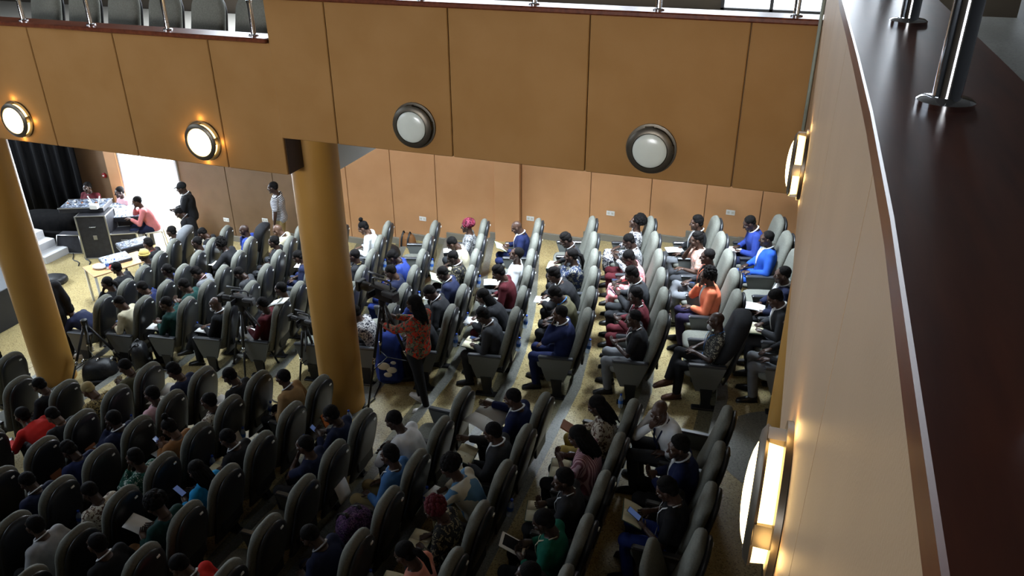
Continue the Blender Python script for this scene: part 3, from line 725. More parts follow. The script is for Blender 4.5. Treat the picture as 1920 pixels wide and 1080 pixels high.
def extra_mesh(pose, kind):
    key = ('x', pose, kind)
    if key in BODY: return BODY[key]
    K = skeleton(pose); g = G(); N, u, r, f = K['N'], K['u'], K['r'], K['f']
    if kind == 'collar':
        pts = []; n = 18
        for i in range(n+1):
            a = 2*math.pi*i/n+math.pi/2; pts.append(N+u*(.035-.035*math.sin(a))+r*.074*math.cos(a)+f*(.074*math.sin(a)+.006))
        g.tube(pts, [(.006, .012)]*len(pts), right=u, n=8)
    elif kind == 'shirt_front':
        g2 = []
        for s, w in ((.49, .05), (.45, .052), (.38, .046), (.30, .036), (.22, .022), (.15, .008)): g2.append((s, w))
        v = []; 
        for s, w in g2:
            for o in (.02, .036):
                for q in (-w, 0, w): v.append(chest_pt(K, s, q, o))
        fs = []
        for k in range(len(g2)-1):
            a = 6*k; b = a+6
            for q in (0, 1): fs += [(a+3+q, a+4+q, b+4+q, b+3+q), (a+q, b+q, b+1+q, a+1+q)]
            fs += [(a, a+3, b+3, b), (a+2, b+2, b+5, a+5)]
        fs += [(0, 1, 4, 3), (1, 2, 5, 4)]; L = 6*(len(g2)-1); fs += [(L, L+3, L+4, L+1), (L+1, L+4, L+5, L+2)]
        g.add(v, fs)
    elif kind == 'tie':
        pts = [chest_pt(K, s, 0, .045) for s in (.455, .38, .28, .18, .10)]; g.tube(pts, [(.012, .006), (.016, .006), (.022, .006), (.027, .006), (.02, .006)], right=r, n=8)
    elif kind == 'lanyard':
        for s in (-1, 1):
            pts = [N-f*.06+u*.03+r*s*.03, N+u*.02+r*s*.078]+[chest_pt(K, q, s*w, .036) for q, w in ((.44, .075), (.36, .055), (.26, .03), (.17, .004))]; g.tube(pts, [(.009, .003)]*len(pts), n=6)
        c = chest_pt(K, .12, 0, .04); c2 = chest_pt(K, .03, 0, .045); g.tube([c, c2], [(.035, .004), (.035, .004)], right=r, n=4)
    elif kind == 'mask':
        H, HR = K['H'], K['HR']; g.ell(H+HR@V(0, .075, -.085), (.052, .04, .042), Rm=HR)
    elif kind == 'glasses':
        H, HR = K['H'], K['HR']
        for s in (-1, 1):
            pts = [H+HR@V(s*.032+.022*math.cos(a), .098, .012+.018*math.sin(a)) for a in np.linspace(0, 2*math.pi, 11)]; g.tube(pts, .003, n=5); g.tube([H+HR@V(s*.054, .098, .016), H+HR@V(s*.08, .0, .016)], .003, n=5)
    BODY[key] = me = raw_mesh(kind, [(g.v, g.f, 0)], [None]); return me
def hair_mesh(kind):
    key = ('h', kind)
    if key in BODY: return BODY[key]
    g = G(); rnd = random.Random(3)
    def cap(sx=1, dz=0): g.ell((0, -.026, .052+dz), (.081*sx, .095*sx, .082*sx), 18, 12)
    if kind == 'short': cap(); g.ell((0, -.06, .0), (.072, .052, .06), 14, 8)
    elif kind == 'crop': cap(.985, -.002); g.ell((0, -.06, .01), (.07, .05, .055), 14, 8)
    elif kind == 'flat': cap(); g.ell((0, -.02, .095), (.072, .085, .055), 16, 8); g.ell((0, -.06, 0), (.072, .052, .06), 14, 8)
    elif kind == 'afro':
        for k in range(70):
            a = rnd.uniform(0, 6.28); b = rnd.uniform(-.35, 1); c = math.sqrt(max(0, 1-b*b)); p = V(c*math.cos(a)*.085, -.045+c*math.sin(a)*.085, .06+b*.085)
            if p[1] > .035 and p[2] < .085: continue
            g.ell(p, (.038, .038, .038), 8, 6)
        g.ell((0, -.04, .065), (.1, .1, .1), 14, 10)
    elif kind in ('braids', 'long'):
        cap(1.03); g.ell((0, -.06, .0), (.08, .055, .07), 14, 8); n = 15 if kind == 'braids' else 11
        for k in range(n):
            a = math.pi*(1.02+.96*k/(n-1)); x, y = .078*math.cos(a), -.02+.085*math.sin(a); L = rnd.uniform(.2, .27)
            r = .014 if kind == 'braids' else .022
            g.tube([(x*.8, y*.8, .06), (x*1.08, y*1.12, -.02), (x*1.05, y*1.25-.01, -.13), (x*.9, y*1.2-.03, -L)], [r, r, r, r*.55], n=6)
    elif kind == 'ponytail':
        cap(); g.ell((0, -.06, 0), (.074, .052, .06), 14, 8); g.tube([(0, -.10, .04), (0, -.16, .0), (.01, -.18, -.1), (.0, -.16, -.24)], [.025, .035, .03, .012], n=8)
    elif kind == 'bun': cap(1.0); g.ell((0, -.06, 0), (.074, .052, .06), 14, 8); g.ell((0, -.055, .165), (.042, .042, .04), 12, 8)
    elif kind == 'wrap':
        g.ell((0, -.035, .065), (.098, .112, .105), 18, 12); g.ell((0, -.10, .07), (.085, .07, .085), 14, 10)
        for k in range(5): g.tube([(-.09, .03-.03*k, .03+.022*k), (0, .075-.03*k, .07+.024*k), (.09, .03-.03*k, .03+.022*k)], .014, n=6)
    elif kind == 'curly':
        for k in range(90):
            a = rnd.uniform(0, 6.28); b = rnd.uniform(-.8, 1); c = math.sqrt(max(0, 1-b*b)); p = V(c*math.cos(a)*.09, -.045+c*math.sin(a)*.085, .05+b*.095)
            if p[1] > .03 and p[2] < .085: continue
            g.ell(p, (.026, .026, .03), 7, 5)
        g.ell((0, -.04, .055), (.092, .092, .095), 14, 10)
    elif kind == 'beanie':
        g.ell((0, -.022, .06), (.086, .10, .092), 18, 12)
        pts = [(.086*math.cos(a), -.02+.102*math.sin(a), .045+.012*math.sin(a)) for a in np.linspace(0, 2*math.pi, 20)]; g.tube(pts, .014, n=6)
    elif kind == 'cap':
        g.ell((0, -.022, .058), (.085, .10, .088), 18, 12); g.tube([(0, .05, .062), (0, .11, .055), (0, .15, .045)], [(.07, .008), (.065, .007), (.04, .005)], right=V(1, 0, 0), n=12)
    BODY[key] = me = raw_mesh('hair', [(g.v, g.f, 0)], [None]); return me
SKIN = [noisy('skin_deep', (.034, .0165, .011), (.044, .021, .014), 8, .45, spec=.45), noisy('skin_dark', (.054, .026, .0165), (.066, .032, .02), 8, .45, spec=.45), noisy('skin_brown', (.095, .048, .03), (.115, .06, .037), 8, .45, spec=.45)]
hairm = noisy('black_hair', (.006, .0055, .0055), (.012, .0105, .01), 40, .7, bump=.6, bscale=120, spec=.05)
def cloth(name, c, v=.82, sc=9): return noisy('cloth_'+name, tuple(x*v for x in c), c, sc, .85, bump=.25, bscale=14, spec=.2)
CL = {
 'black': cloth('black', (.014, .014, .016)), 'charcoal': cloth('charcoal', (.035, .036, .04)), 'grey': cloth('grey', (.16, .165, .175)), 'lightgrey': cloth('lightgrey', (.36, .36, .37)),
 'navy': cloth('navy', (.012, .016, .045)), 'deepblue': cloth('deepblue', (.011, .017, .066)), 'blue': cloth('blue', (.02, .085, .42)), 'royal': cloth('royal', (.025, .05, .25)), 'sky': cloth('sky', (.06, .16, .36)), 'cyan': cloth('cyan', (.02, .30, .62)),
 'white': cloth('white', (.74, .75, .76)), 'cream': cloth('cream', (.62, .56, .40)), 'khaki': cloth('khaki', (.34, .26, .12)), 'mustard': cloth('mustard', (.62, .46, .14)), 'beige': cloth('beige', (.50, .44, .34)), 'brown': cloth('brown', (.28, .13, .05)), 'olive': cloth('olive', (.10, .09, .05)), 'tan': cloth('tan', (.36, .22, .10)),
 'red': cloth('red', (.56, .022, .016)), 'maroon': cloth('maroon', (.10, .014, .02)), 'wine': cloth('wine', (.07, .008, .012)), 'orange': cloth('orange', (.80, .20, .10)), 'peach': cloth('peach', (.72, .28, .20)), 'pink': cloth('pink', (.66, .40, .44)), 'rose': cloth('rose', (.62, .20, .20)), 'lilac': cloth('lilac', (.5, .42, .58)),
 'green': cloth('green', (.01, .13, .085)), 'darkgreen': cloth('darkgreen', (.008, .04, .035)), 'teal': cloth('teal', (.02, .12, .12)), 'purple': cloth('purple', (.03, .022, .06)),
 'redfloral': patt('print_red_floral', [(.42, .025, .012), (.09, .10, .06), (.45, .04, .016), (.16, .15, .09), (.03, .03, .025)], 38),
 'monoprint': patt('print_black_white', [(.62, .6, .58), (.02, .02, .03), (.55, .53, .52), (.05, .05, .07)], 46), 'greyprint': patt('print_grey', [(.30, .30, .30), (.05, .05, .06), (.42, .42, .42)], 50),
 'pinkprint': patt('print_pink_floral', [(.72, .24, .24), (.75, .5, .48), (.68, .20, .22)], 34), 'peachprint': patt('print_peach', [(.72, .36, .28), (.70, .52, .46), (.40, .30, .24)], 34), 'navyprint': patt('print_navy_floral', [(.02, .03, .07), (.03, .04, .09), (.30, .28, .22), (.02, .03, .06)], 44),
 'darkprint': patt('print_dark_leaf', [(.015, .014, .014), (.02, .02, .02), (.20, .17, .10), (.012, .012, .014)], 40), 'leopard': patt('print_leopard', [(.38, .27, .10), (.02, .016, .01), (.42, .32, .14), (.04, .03, .02)], 60), 'greenprint': patt('print_green_white', [(.02, .10, .07), (.45, .5, .45), (.015, .08, .05), (.012, .05, .04)], 44),
 'creamprint': patt('print_cream_brown', [(.6, .55, .45), (.12, .07, .05), (.62, .58, .5)], 40), 'dots': patt('print_charcoal_dots', [(.03, .03, .032), (.035, .035, .036), (.03, .03, .03), (.28, .27, .22)], 46), 'wraps': patt('print_red_wrap', [(.16, .014, .03), (.07, .01, .02), (.26, .05, .09)], 26), 'bluecream': patt('panels_cream_blue', [(.55, .52, .42), (.58, .55, .45), (.09, .20, .33)], 9),
 'stripe': striped('stripe_black_white', [(.6, .6, .62), (.03, .03, .04)], 11), 'pinkstripe': striped('stripe_pink', [(.62, .4, .45), (.25, .1, .13)], 12, 0),
}
SHOE = {'b': mat('black_shoe', (.012, .011, .011), .35), 'w': mat('white_sneaker', (.62, .58, .54), .55), 'n': mat('brown_shoe', (.07, .03, .016), .4)}
PEOPLE = []
def person(label, loc, rot, pose, top, bot, hair='short', kind='long', skin=1, extras=(), bkind='trousers', shoe='b', scale=1, haircol=None, group='seated audience'):
    if kind == 'jacket' and 'shirt_front' not in extras and 'plain' not in extras: extras = tuple(extras)+('collar', 'shirt_front')
    t = root('person', label, 'person', loc, rot, group); t.scale = (scale,)*3
    ob('body', body_mesh(pose), SKIN[skin], t)
    ob({'jacket': 'jacket', 'dress': 'dress'}.get(kind, 'shirt'), top_mesh(pose, 'long' if kind == 'dress' else kind), CL[top], t)
    ob('skirt' if bkind == 'skirt' else 'trousers', bottom_mesh(pose, bkind), CL[bot], t)
    for s in (-1, 1): ob('shoe', shoe_mesh(pose, s), SHOE[shoe], t)
    K = skeleton(pose)
    if hair != 'bald':
        m = Matrix([[*K['HR'][q], K['H'][q]] for q in range(3)]+[[0, 0, 0, 1]])
        hm = CL[haircol] if haircol else hairm
        ob({'wrap': 'headwrap', 'beanie': 'beanie', 'cap': 'cap'}.get(hair, 'hair'), hair_mesh(hair), hm, t, mw=m)
    for e in extras:
        if e == 'plain': continue
        e, _, c = e.partition(':'); c = c or {'collar': 'white', 'shirt_front': 'white', 'tie': 'navy', 'lanyard': 'white', 'mask': 'white', 'glasses': 'black'}[e]
        ob(e, extra_mesh(pose, e), CL[c], t)
    PEOPLE.append(t); return t
# ------------------------------------------------------------------ the audience: seat -> look
A_ = {}
def aud(b, i, j, desc, pose, top, bot='black', hair='short', kind='long', skin=1, extras=(), bk='trousers', shoe='b', sc=1, hc=None, items=(), dz=0):
    A_[b, i, j] = dict(desc=desc, pose=pose, top=top, bot=bot, hair=hair, kind=kind, skin=skin, extras=extras, bk=bk, shoe=shoe, sc=sc, hc=hc, items=items)
J = 'jacket'
# far block, rows counted from the rear
aud('f', 1, 0, 'royal blue jacket, head bowed', 'write', 'royal', 'navy', 'crop', J, 0, ('plain', 'collar'), items=('paper',))
aud('f', 1, 1, 'bright blue suit, leaning back', 'rest', 'blue', 'blue', 'crop', J, 0, items=())
aud('f', 1, 3, 'navy suit with white cuff', 'rest', 'navy', 'black', 'crop', J, 1, items=('paper',))
aud('f', 1, 4, 'dark suit with open notebook', 'write', 'charcoal', 'charcoal', 'short', J, 1, items=('notebook',))
aud('f', 1, 5, 'dark top and grey trousers', 'rest', 'black', 'grey', 'short', 'long', 1)
aud('f', 2, 0, 'black jacket over pale shirt', 'rest', 'black', 'grey', 'flat', J, 1, ('collar:beige', 'shirt_front:beige'), items=('paper',))
aud('f', 2, 1, 'peach patterned shirt, hand raised', 'chin', 'peachprint', 'charcoal', 'flat', 'short', 1)
aud('f', 2, 2, 'black shirt, shaved head', 'cross', 'black', 'grey', 'crop', 'long', 0, ('lanyard:orange',), items=('phone',))
aud('f', 2, 3, 'orange jacket, big curly hair', 'chin', 'orange', 'purple', 'curly', J, 1, ('plain', 'shirt_front'), items=())
aud('f', 2, 5, 'dotted grey shirt, mask lowered', 'cross', 'dots', 'black', 'bald', 'short', 0, ('mask:lightgrey', 'lanyard:sky'), shoe='n')
aud('f', 3, 0, 'black and white print dress', 'lookup', 'monoprint', 'monoprint', 'afro', 'dress', 1, bk='skirt')
aud('f', 3, 1, 'grey print shirt and wine trousers', 'phone', 'greyprint', 'wine', 'short', 'long', 0, ('lanyard',))
aud('f', 3, 2, 'pink floral dress', 'write', 'pinkprint', 'pinkprint', 'short', 'dress', 0, bk='skirt', items=('phone',))
aud('f', 3, 3, 'charcoal jacket, reading a phone', 'phone', 'charcoal', 'charcoal', 'flat', J, 0, items=('phone',))
aud('f', 3, 4, 'maroon top with lanyard', 'clasp', 'maroon', 'maroon', 'flat', 'long', 0, ('lanyard',))
aud('f', 3, 5, 'black shirt and grey trousers', 'clasp', 'black', 'grey', 'crop', 'short', 0, ('lanyard',), items=('bottle_floor',))
aud('f', 4, 1, 'dark vest over grey sleeves', 'write', 'charcoal', 'black', 'flat', 'long', 0, ('collar:lightgrey',), items=('notebook',))
aud('f', 4, 2, 'navy floral blouse, hand to mouth', 'chinL', 'navyprint', 'black', 'ponytail', 'long', 1)
aud('f', 4, 3, 'black jacket, leaning forward', 'forward', 'black', 'black', 'flat', J, 1, items=('paper',))
aud('f', 4, 4, 'dark green jacket, head bowed', 'sleep', 'olive', 'black', 'flat', J, 0, ('plain', 'collar:sky'))
aud('f', 4, 5, 'navy blue suit, hand at chin', 'chinL', 'deepblue', 'deepblue', 'crop', J, 1)
aud('f', 5, 0, 'blue suit, grey balding head', 'read', 'deepblue', 'deepblue', 'bald', J, 1, items=('notebook',))
aud('f', 5, 2, 'white shirt, leaning back', 'lookup', 'white', 'charcoal', 'crop', 'long', 1, items=('paper',))
aud('f', 5, 3, 'wine red shirt, writing', 'write', 'wine', 'black', 'flat', 'long', 1, items=('paper',))
aud('f', 5, 4, 'black blazer, long braids', 'forward', 'black', 'wine', 'braids', J, 1, items=('paper',))
aud('f', 5, 5, 'charcoal suit, papers spread', 'write', 'charcoal', 'charcoal', 'flat', J, 0, items=('notebook', 'phone'))
aud('f', 6, 0, 'grey top with red headwrap', 'rest', 'greyprint', 'charcoal', 'wrap', 'long', 1, hc='wraps', items=('paper',))
aud('f', 6, 1, 'cream shirt, head bowed', 'sleep', 'cream', 'black', 'crop', 'long', 1)
aud('f', 6, 2, 'dark leaf print shirt, reading', 'read', 'darkprint', 'black', 'crop', 'long', 0, ('collar',), items=('notebook',))
aud('f', 6, 3, 'dark blue leather jacket', 'write', 'navy', 'black', 'crop', J, 0, items=('paper',))
aud('f', 6, 4, 'black jacket, white collar', 'sleep', 'black', 'black', 'crop', J, 0)
aud('f', 6, 5, 'bright blue cap, stooping', 'forward', 'black', 'black', 'cap', 'long', 0, hc='royal')
aud('f', 7, 2, 'blue shirt, dark hair', 'sleep', 'royal', 'royal', 'short', 'long', 0)
aud('f', 7, 3, 'navy jacket, reading a sheet', 'read', 'navy', 'royal', 'crop', J, 1, ('plain',), items=('paper',))
aud('f', 7, 5, 'dark floral top with phone', 'forward', 'monoprint', 'black', 'short', 'long', 1, items=('phone',))
aud('f', 8, 0, 'white blouse, hair in bun', 'write', 'white', 'grey', 'bun', 'long', 2)
aud('f', 8, 2, 'black suit with gold lanyard', 'rest', 'black', 'black', 'crop', J, 1, ('plain', 'lanyard:mustard'))
aud('f', 8, 3, 'bright blue shirt behind column', 'chin', 'royal', 'black', 'short')
aud('f', 8, 4, 'dark jacket behind column', 'rest', 'charcoal', 'charcoal', 'short', J, 0)
aud('f', 9, 0, 'grey shirt partly behind column', 'rest', 'grey', 'black', 'short')
aud('f', 9, 1, 'dark suit partly behind column', 'write', 'charcoal', 'deepblue', 'short', J, items=('paper',))
aud('f', 9, 2, 'blue trousers behind column', 'write', 'navy', 'deepblue', 'short', 'long', items=('phone',))
aud('f', 9, 4, 'grey trousers behind column', 'cross', 'charcoal', 'charcoal', 'short')
aud('f', 9, 5, 'red sweater and white trousers', 'crossL', 'wine', 'white', 'crop', 'long', 0, shoe='b', items=('paper_back',))
aud('f', 10, 0, 'cream jacket, bald head', 'write', 'cream', 'charcoal', 'bald', J, 2, ('plain', 'collar'))
aud('f', 10, 1, 'black jacket, hand on knee', 'rest', 'black', 'black', 'short', J, 0, ('plain',))
aud('f', 10, 5, 'dark shirt, mask under chin', 'cross', 'black', 'black', 'bald', 'long', 1, ('mask', 'collar'), items=('paper', 'phone'))
aud('f', 10, 3, 'dark jumper, low in seat', 'sleep', 'charcoal', 'grey', 'crop', 'long', 0)
aud('f', 11, 0, 'blue jacket, hand at face', 'chin', 'royal', 'black', 'bald', J, 0, ('plain',), items=('paper',))
aud('f', 11, 1, 'dark top, leaning forward', 'forward', 'black', 'black', 'curly', 'long', 0, items=('paper',))
aud('f', 11, 3, 'grey jacket with pink collar', 'sleep', 'grey', 'black', 'flat', J, 1, ('plain', 'collar:pink'))
aud('f', 11, 4, 'dark green top, hands raised', 'phone', 'darkgreen', 'black', 'short', 'long', 1)
aud('f', 11, 5, 'dark green sweater at aisle', 'clasp', 'darkgreen', 'black', 'short', 'long', 1, items=('paper',))
aud('f', 12, 0, 'black coat, shaved head', 'sleep', 'black', 'black', 'crop', 'long', 1)
aud('f', 12, 1, 'grey hoodie, shaved head', 'rest', 'grey', 'black', 'crop', 'long', 0)
aud('f', 12, 3, 'deep blue dress, dark hair', 'rest', 'deepblue', 'black', 'ponytail', 'long', 0)
aud('f', 12, 4, 'dark blue shirt, dark hair', 'write', 'deepblue', 'black', 'short', 'long', 1)
aud('f', 12, 5, 'cream shirt, writing on knee', 'write', 'cream', 'charcoal', 'crop', 'long', 1, items=('phone',))
aud('f', 13, 0, 'grey jacket by side wall', 'rest', 'grey', 'black', 'short', 'long', 0)
aud('f', 13, 1, 'black top, red collar', 'sit_edge', 'black', 'black', 'flat', 'long', 1, ('lanyard:red',), items=('phone',))
aud('f', 13, 2, 'black top, yellow beanie', 'rest', 'black', 'black', 'beanie', 'long', 0, hc='mustard')
aud('f', 13, 3, 'black top, front row', 'sit_edge', 'black', 'charcoal', 'short', 'long', 0)
aud('f', 13, 4, 'black top with ponytail, hand at mouth', 'chinL', 'black', 'black', 'ponytail', 'long', 1)
aud('f', 13, 5, 'navy jacket, bent over knees', 'bent', 'navy', 'grey', 'short', J, 1, ('plain',), shoe='w')
# near block
aud('n', 2, 0, 'white shirt and dark tie, turned', 'turn', 'white', 'charcoal', 'bald', 'long', 1, ('tie', 'collar', 'lanyard:navy'))
aud('n', 2, 1, 'blue suit, hands clasped', 'clasp', 'deepblue', 'black', 'flat', J, 1, ('collar', 'shirt_front', 'tie:black'))
aud('n', 2, 2, 'black T-shirt with white lanyard', 'read', 'black', 'royal', 'flat', 'short', 1, ('lanyard',), items=('notebook', 'phone'))
aud('n', 3, 0, 'black and white top, yellow trousers', 'read', 'creamprint', 'mustard', 'braids', 'long', 1, items=('brown_book',))
aud('n', 3, 1, 'pink striped sleeves, long hair', 'phone', 'pinkstripe', 'black', 'long', 'short', 1, items=('notebook',))
aud('n', 3, 2, 'dark shirt, hands together', 'clasp', 'charcoal', 'charcoal', 'flat', 'long', 1, ('lanyard',), items=('notebook',))
aud('n', 3, 3, 'green sweater holding a tablet', 'read', 'green', 'black', 'short', 'long', 0, ('lanyard:cream',), items=('tablet',))
aud('n', 3, 4, 'dark top at bottom edge', 'rest', 'black', 'black', 'short', 'long', 0)
aud('n', 4, 0, 'navy suit reading a newspaper', 'paper', 'deepblue', 'black', 'crop', J, 1, items=('newspaper',))
aud('n', 4, 1, 'dark suit, hand held out', 'paper', 'charcoal', 'black', 'short', J, 1, items=('notebook',))
aud('n', 4, 2, 'cream and blue jacket, afro hair', 'forward', 'bluecream', 'khaki', 'afro', 'long', 1, items=('paper',))
aud('n', 4, 3, 'dark print top, maroon hair', 'write', 'darkprint', 'grey', 'curly', 'long', 1, items=('notebook',), hc='maroon')
aud('n', 4, 4, 'peach outfit with notebook', 'write', 'peach', 'peach', 'ponytail', 'short', 1, items=('notebook',))
aud('n', 5, 1, 'white shirt, leaning forward', 'forward', 'white', 'black', 'crop', 'long', 0)
aud('n', 5, 2, 'light blue sweater, khaki trousers', 'rest', 'sky', 'khaki', 'flat', 'long', 1, ('lanyard',))
aud('n', 5, 4, 'navy top at bottom edge', 'sleep', 'navy', 'navy', 'crop', 'long', 0, ('collar:lightgrey',))
aud('n', 6, 1, 'navy jacket looking at phone', 'phone', 'navy', 'black', 'short', 'long', 0, items=('phone',))
aud('n', 6, 2, 'dark blue shirt, hand at face', 'chinL', 'navy', 'charcoal', 'short', 'short', 1)
aud('n', 6, 5, 'red shirt at bottom edge', 'sleep', 'red', 'black', 'crop', 'long', 1, ('collar',))
aud('n', 7, 0, 'khaki shirt, short hair', 'sit_edge', 'tan', 'black', 'crop', 'long', 1, ('collar',))
aud('n', 7, 2, 'black suit, writing in notebook', 'write', 'black', 'black', 'short', J, 1, items=('notebook',))
aud('n', 7, 3, 'cyan top, long dark hair', 'read', 'cyan', 'black', 'long', 'long', 1, ('lanyard:navy',), items=('phone',))
aud('n', 7, 4, 'dark green dress, full hair', 'read', 'darkgreen', 'brown', 'afro', 'long', 1, items=('paper',))
aud('n', 7, 5, 'black jacket, white collar', 'sit_edge', 'black', 'black', 'short', 'long', 1, ('collar',))
aud('n', 8, 0, 'black shirt with white lanyard', 'write', 'black', 'black', 'short', 'long', 0, ('lanyard',), items=('paper',))
aud('n', 8, 1, 'cream patterned jacket with earring', 'rest', 'creamprint', 'black', 'short', 'long', 1, ('lanyard:black',))
aud('n', 8, 2, 'brown shirt holding phone', 'phone', 'brown', 'cream', 'bun', 'long', 2, items=('phone', 'paper'))
aud('n', 8, 3, 'green and white print shirt', 'chinL', 'greenprint', 'black', 'flat', 'long', 1)
aud('n', 8, 4, 'cream print shirt, grey trousers', 'write', 'creamprint', 'lightgrey', 'crop', 'long', 0)
aud('n', 8, 5, 'grey suit, white collar', 'sit_edge', 'lightgrey', 'charcoal', 'short', J, 1)
aud('n', 9, 0, 'navy shirt with papers', 'write', 'navy', 'black', 'flat', 'long', 1, items=('newspaper',))
aud('n', 9, 1, 'pale pink shirt', 'rest', 'pink', 'black', 'short', 'long', 1)
aud('n', 9, 2, 'navy jacket, hand at head', 'chinL', 'navy', 'black', 'short', J, 0, items=('paper',))
aud('n', 9, 3, 'deep blue jacket', 'sleep', 'deepblue', 'black', 'flat', J, 0, ('plain',))
aud('n', 9, 4, 'dark suit, yellow trousers', 'write', 'navy', 'mustard', 'crop', J, 0)
aud('n', 9, 5, 'black jacket, mustard trousers', 'rest', 'black', 'mustard', 'short', 'long', 1)
aud('n', 10, 0, 'brown shirt, hands at face', 'phone', 'olive', 'black', 'crop', 'long', 1)
aud('n', 10, 1, 'leopard print blouse, fair hair', 'sleep', 'leopard', 'black', 'crop', 'long', 2, hc='khaki')
aud('n', 10, 2, 'dark top, brown hair', 'sleep', 'black', 'black', 'short', 'long', 2)
aud('n', 10, 4, 'black and white print top', 'write', 'monoprint', 'black', 'long', 'long', 1)
aud('n', 11, 1, 'black top with earring', 'write', 'black', 'black', 'short', 'long', 1)
aud('n', 11, 3, 'black top, long dark hair', 'sleep', 'black', 'monoprint', 'long', 'long', 0)
aud('n', 13, 0, 'dark suit in front row', 'rest', 'charcoal', 'black', 'short', 'long', 1)
for k, d in A_.items():
    x, y, z, r = SEATS[k]
    lab = 'person in %s, %s' % (d['desc'], '%s from %s, %s row from rear' % (ORD[k[2]], 'wall' if k[0] == 'f' else 'aisle', ORD[k[1]-(1 if k[0] == 'f' else 2)]))
    d['obj'] = person(lab, (x, y, z), r+R_(random.Random(str(k)).uniform(-4, 4)), d['pose'], d['top'], d['bot'], d['hair'], d['kind'], d['skin'], d['extras'], d['bk'], d['shoe'], d['sc']*random.Random(str(k)+'s').uniform(.93, .975), d['hc'], 'audience in the '+('far' if k[0] == 'f' else 'near')+' block')
place_chairs(set(A_))
# people standing or sitting elsewhere
def who(lab, loc, face, *a, **k): return person(lab, loc, R_(face), *a, group='staff and bystanders', **k)
# face: direction of view in degrees, 90 = towards the stage (-X)
who('person in red floral blouse and black leggings standing at a video camera in the aisle', (-4.26, 8.02, zrow(6)), 80, 'operate', 'redfloral', 'black', 'braids', 'long', 1, bkind='slim', shoe='w', scale=1.02)
who('person in a black suit standing behind the left column', (-11.35, 8.45, 0), 40, 'stand', 'black', 'black', 'crop', 'jacket', 0, ('plain',), scale=1.02)
who('person in a striped shirt standing by the side wall behind the middle column', (-9.75, 12.75, zrow(11)), 110, 'stand', 'stripe', 'khaki', 'crop', 'short', 0)
who('person in a black jacket with white lanyard standing in the doorway', (-12.05, 12.75, 0), 120, 'fold', 'black', 'black', 'cap', 'jacket', 0, ('lanyard',), haircol='black')
who('person in a dark T-shirt sitting by the doorway looking down', (-11.85, 12.55, 0), 110, 'sleep', 'black', 'black', 'crop', 'short', 0, ('collar:lightgrey',))
who('person in a pink shirt sitting against the bright doorway', (-13.15, 12.75, 0), 130, 'stool', 'rose', 'navy', 'crop', 'long', 1, shoe='w')
who('person in a pale shirt sitting behind the mixing desk at the door jamb', (-14.1, 12.98, 0), 160, 'rest', 'pink', 'charcoal', 'short', 'long', 0)
who('person in a dark shirt sitting behind the cased mixer by the drape', (-15.05, 12.98, 0), 190, 'rest', 'maroon', 'black', 'short', 'short', 0)
who('person in a red jacket bending far forward at the left edge', (-8.42, 5.80, zrow(11)), 88, 'bent', 'red', 'black', 'short', 'long', 1)
# ------------------------------------------------------------------ small things carried, read or left on chairs
paperm = mat('white_paper', (.80, .80, .78), .7); pagem = mat('cream_page', (.70, .66, .46), .75); inkm = striped('printed_text', [(.74, .73, .68), (.50, .49, .45)], 26, 1)
coverm = mat('notebook_cover', (.05, .10, .07), .5); brownbk = mat('brown_leather', (.32, .12, .05), .5); scrm = mat('phone_screen', (.02, .03, .06), .1, emit=(.25, .4, .9), es=.15); darkscr = mat('dark_screen', (.015, .015, .018), .12)
pet = mat('clear_plastic', (.62, .76, .95), .08, alpha=.45, spec=.6); capblue = mat('blue_cap', (.02, .08, .5), .4); lblm = mat('blue_label', (.06, .2, .7), .5)
IT = {}
def sheet(w, h, bend=.01, n=6, th=.004):
    g = G(); v = []; f = []
    for k in range(n+1):
        y = -h/2+h*k/n; z = bend*math.sin(math.pi*k/n)
        v += [(-w/2, y, z), (w/2, y, z), (w/2, y, z+th), (-w/2, y, z+th)]
    for k in range(n):
        a = 4*k; b = a+4
        for q in range(4): f.append((a+q, a+(q+1) % 4, b+(q+1) % 4, b+q))
    f += [(0, 1, 2, 3), (4*n, 4*n+3, 4*n+2, 4*n+1)]; return g.add(v, f)
IT['paper'] = sheet(.21, .297, .012).mesh('paper'); IT['page'] = sheet(.145, .205, .008, th=.006).mesh('page'); IT['news'] = sheet(.27, .38, .03).mesh('news')
IT['cover'] = G().rbox(-.155, .155, -.11, .11, -.006, 0, .003).mesh('cover', False); IT['book'] = G().rbox(-.08, .08, -.11, .11, 0, .018, .004).mesh('book', False)
IT['phone'] = G().rbox(-.037, .037, -.075, .075, 0, .009, .004).mesh('phone', False); IT['screen'] = G().box(-.033, .033, -.068, .068, .009, .0102).mesh('screen', False)
IT['tablet'] = G().rbox(-.095, .095, -.13, .13, 0, .01, .005).mesh('tablet', False); IT['tscreen'] = G().box(-.06, .075, -.1, .1, .01, .0112).mesh('tscreen', False)
IT['bot'] = G().lathe([(.028, 0), (.032, .008), (.032, .05), (.029, .06), (.032, .07), (.032, .13), (.028, .15), (.014, .182), (.013, .195)], 14).mesh('bottle_body')
IT['botcap'] = G().lathe([(.0155, .193), (.0155, .212), (.012, .214)], 12).mesh('bottle_cap', 'auto'); IT['botlbl'] = G().lathe([(.0328, .072), (.0328, .122)], 14, cap=False).mesh('bottle_label')
def trs(x, y, z, tilt=0, yaw=0, rollx=0): return Matrix.Translation((x, y, z)) @ Matrix.Rotation(R_(yaw), 4, 'Z') @ Matrix.Rotation(R_(tilt), 4, 'X') @ Matrix.Rotation(R_(rollx), 4, 'Y')
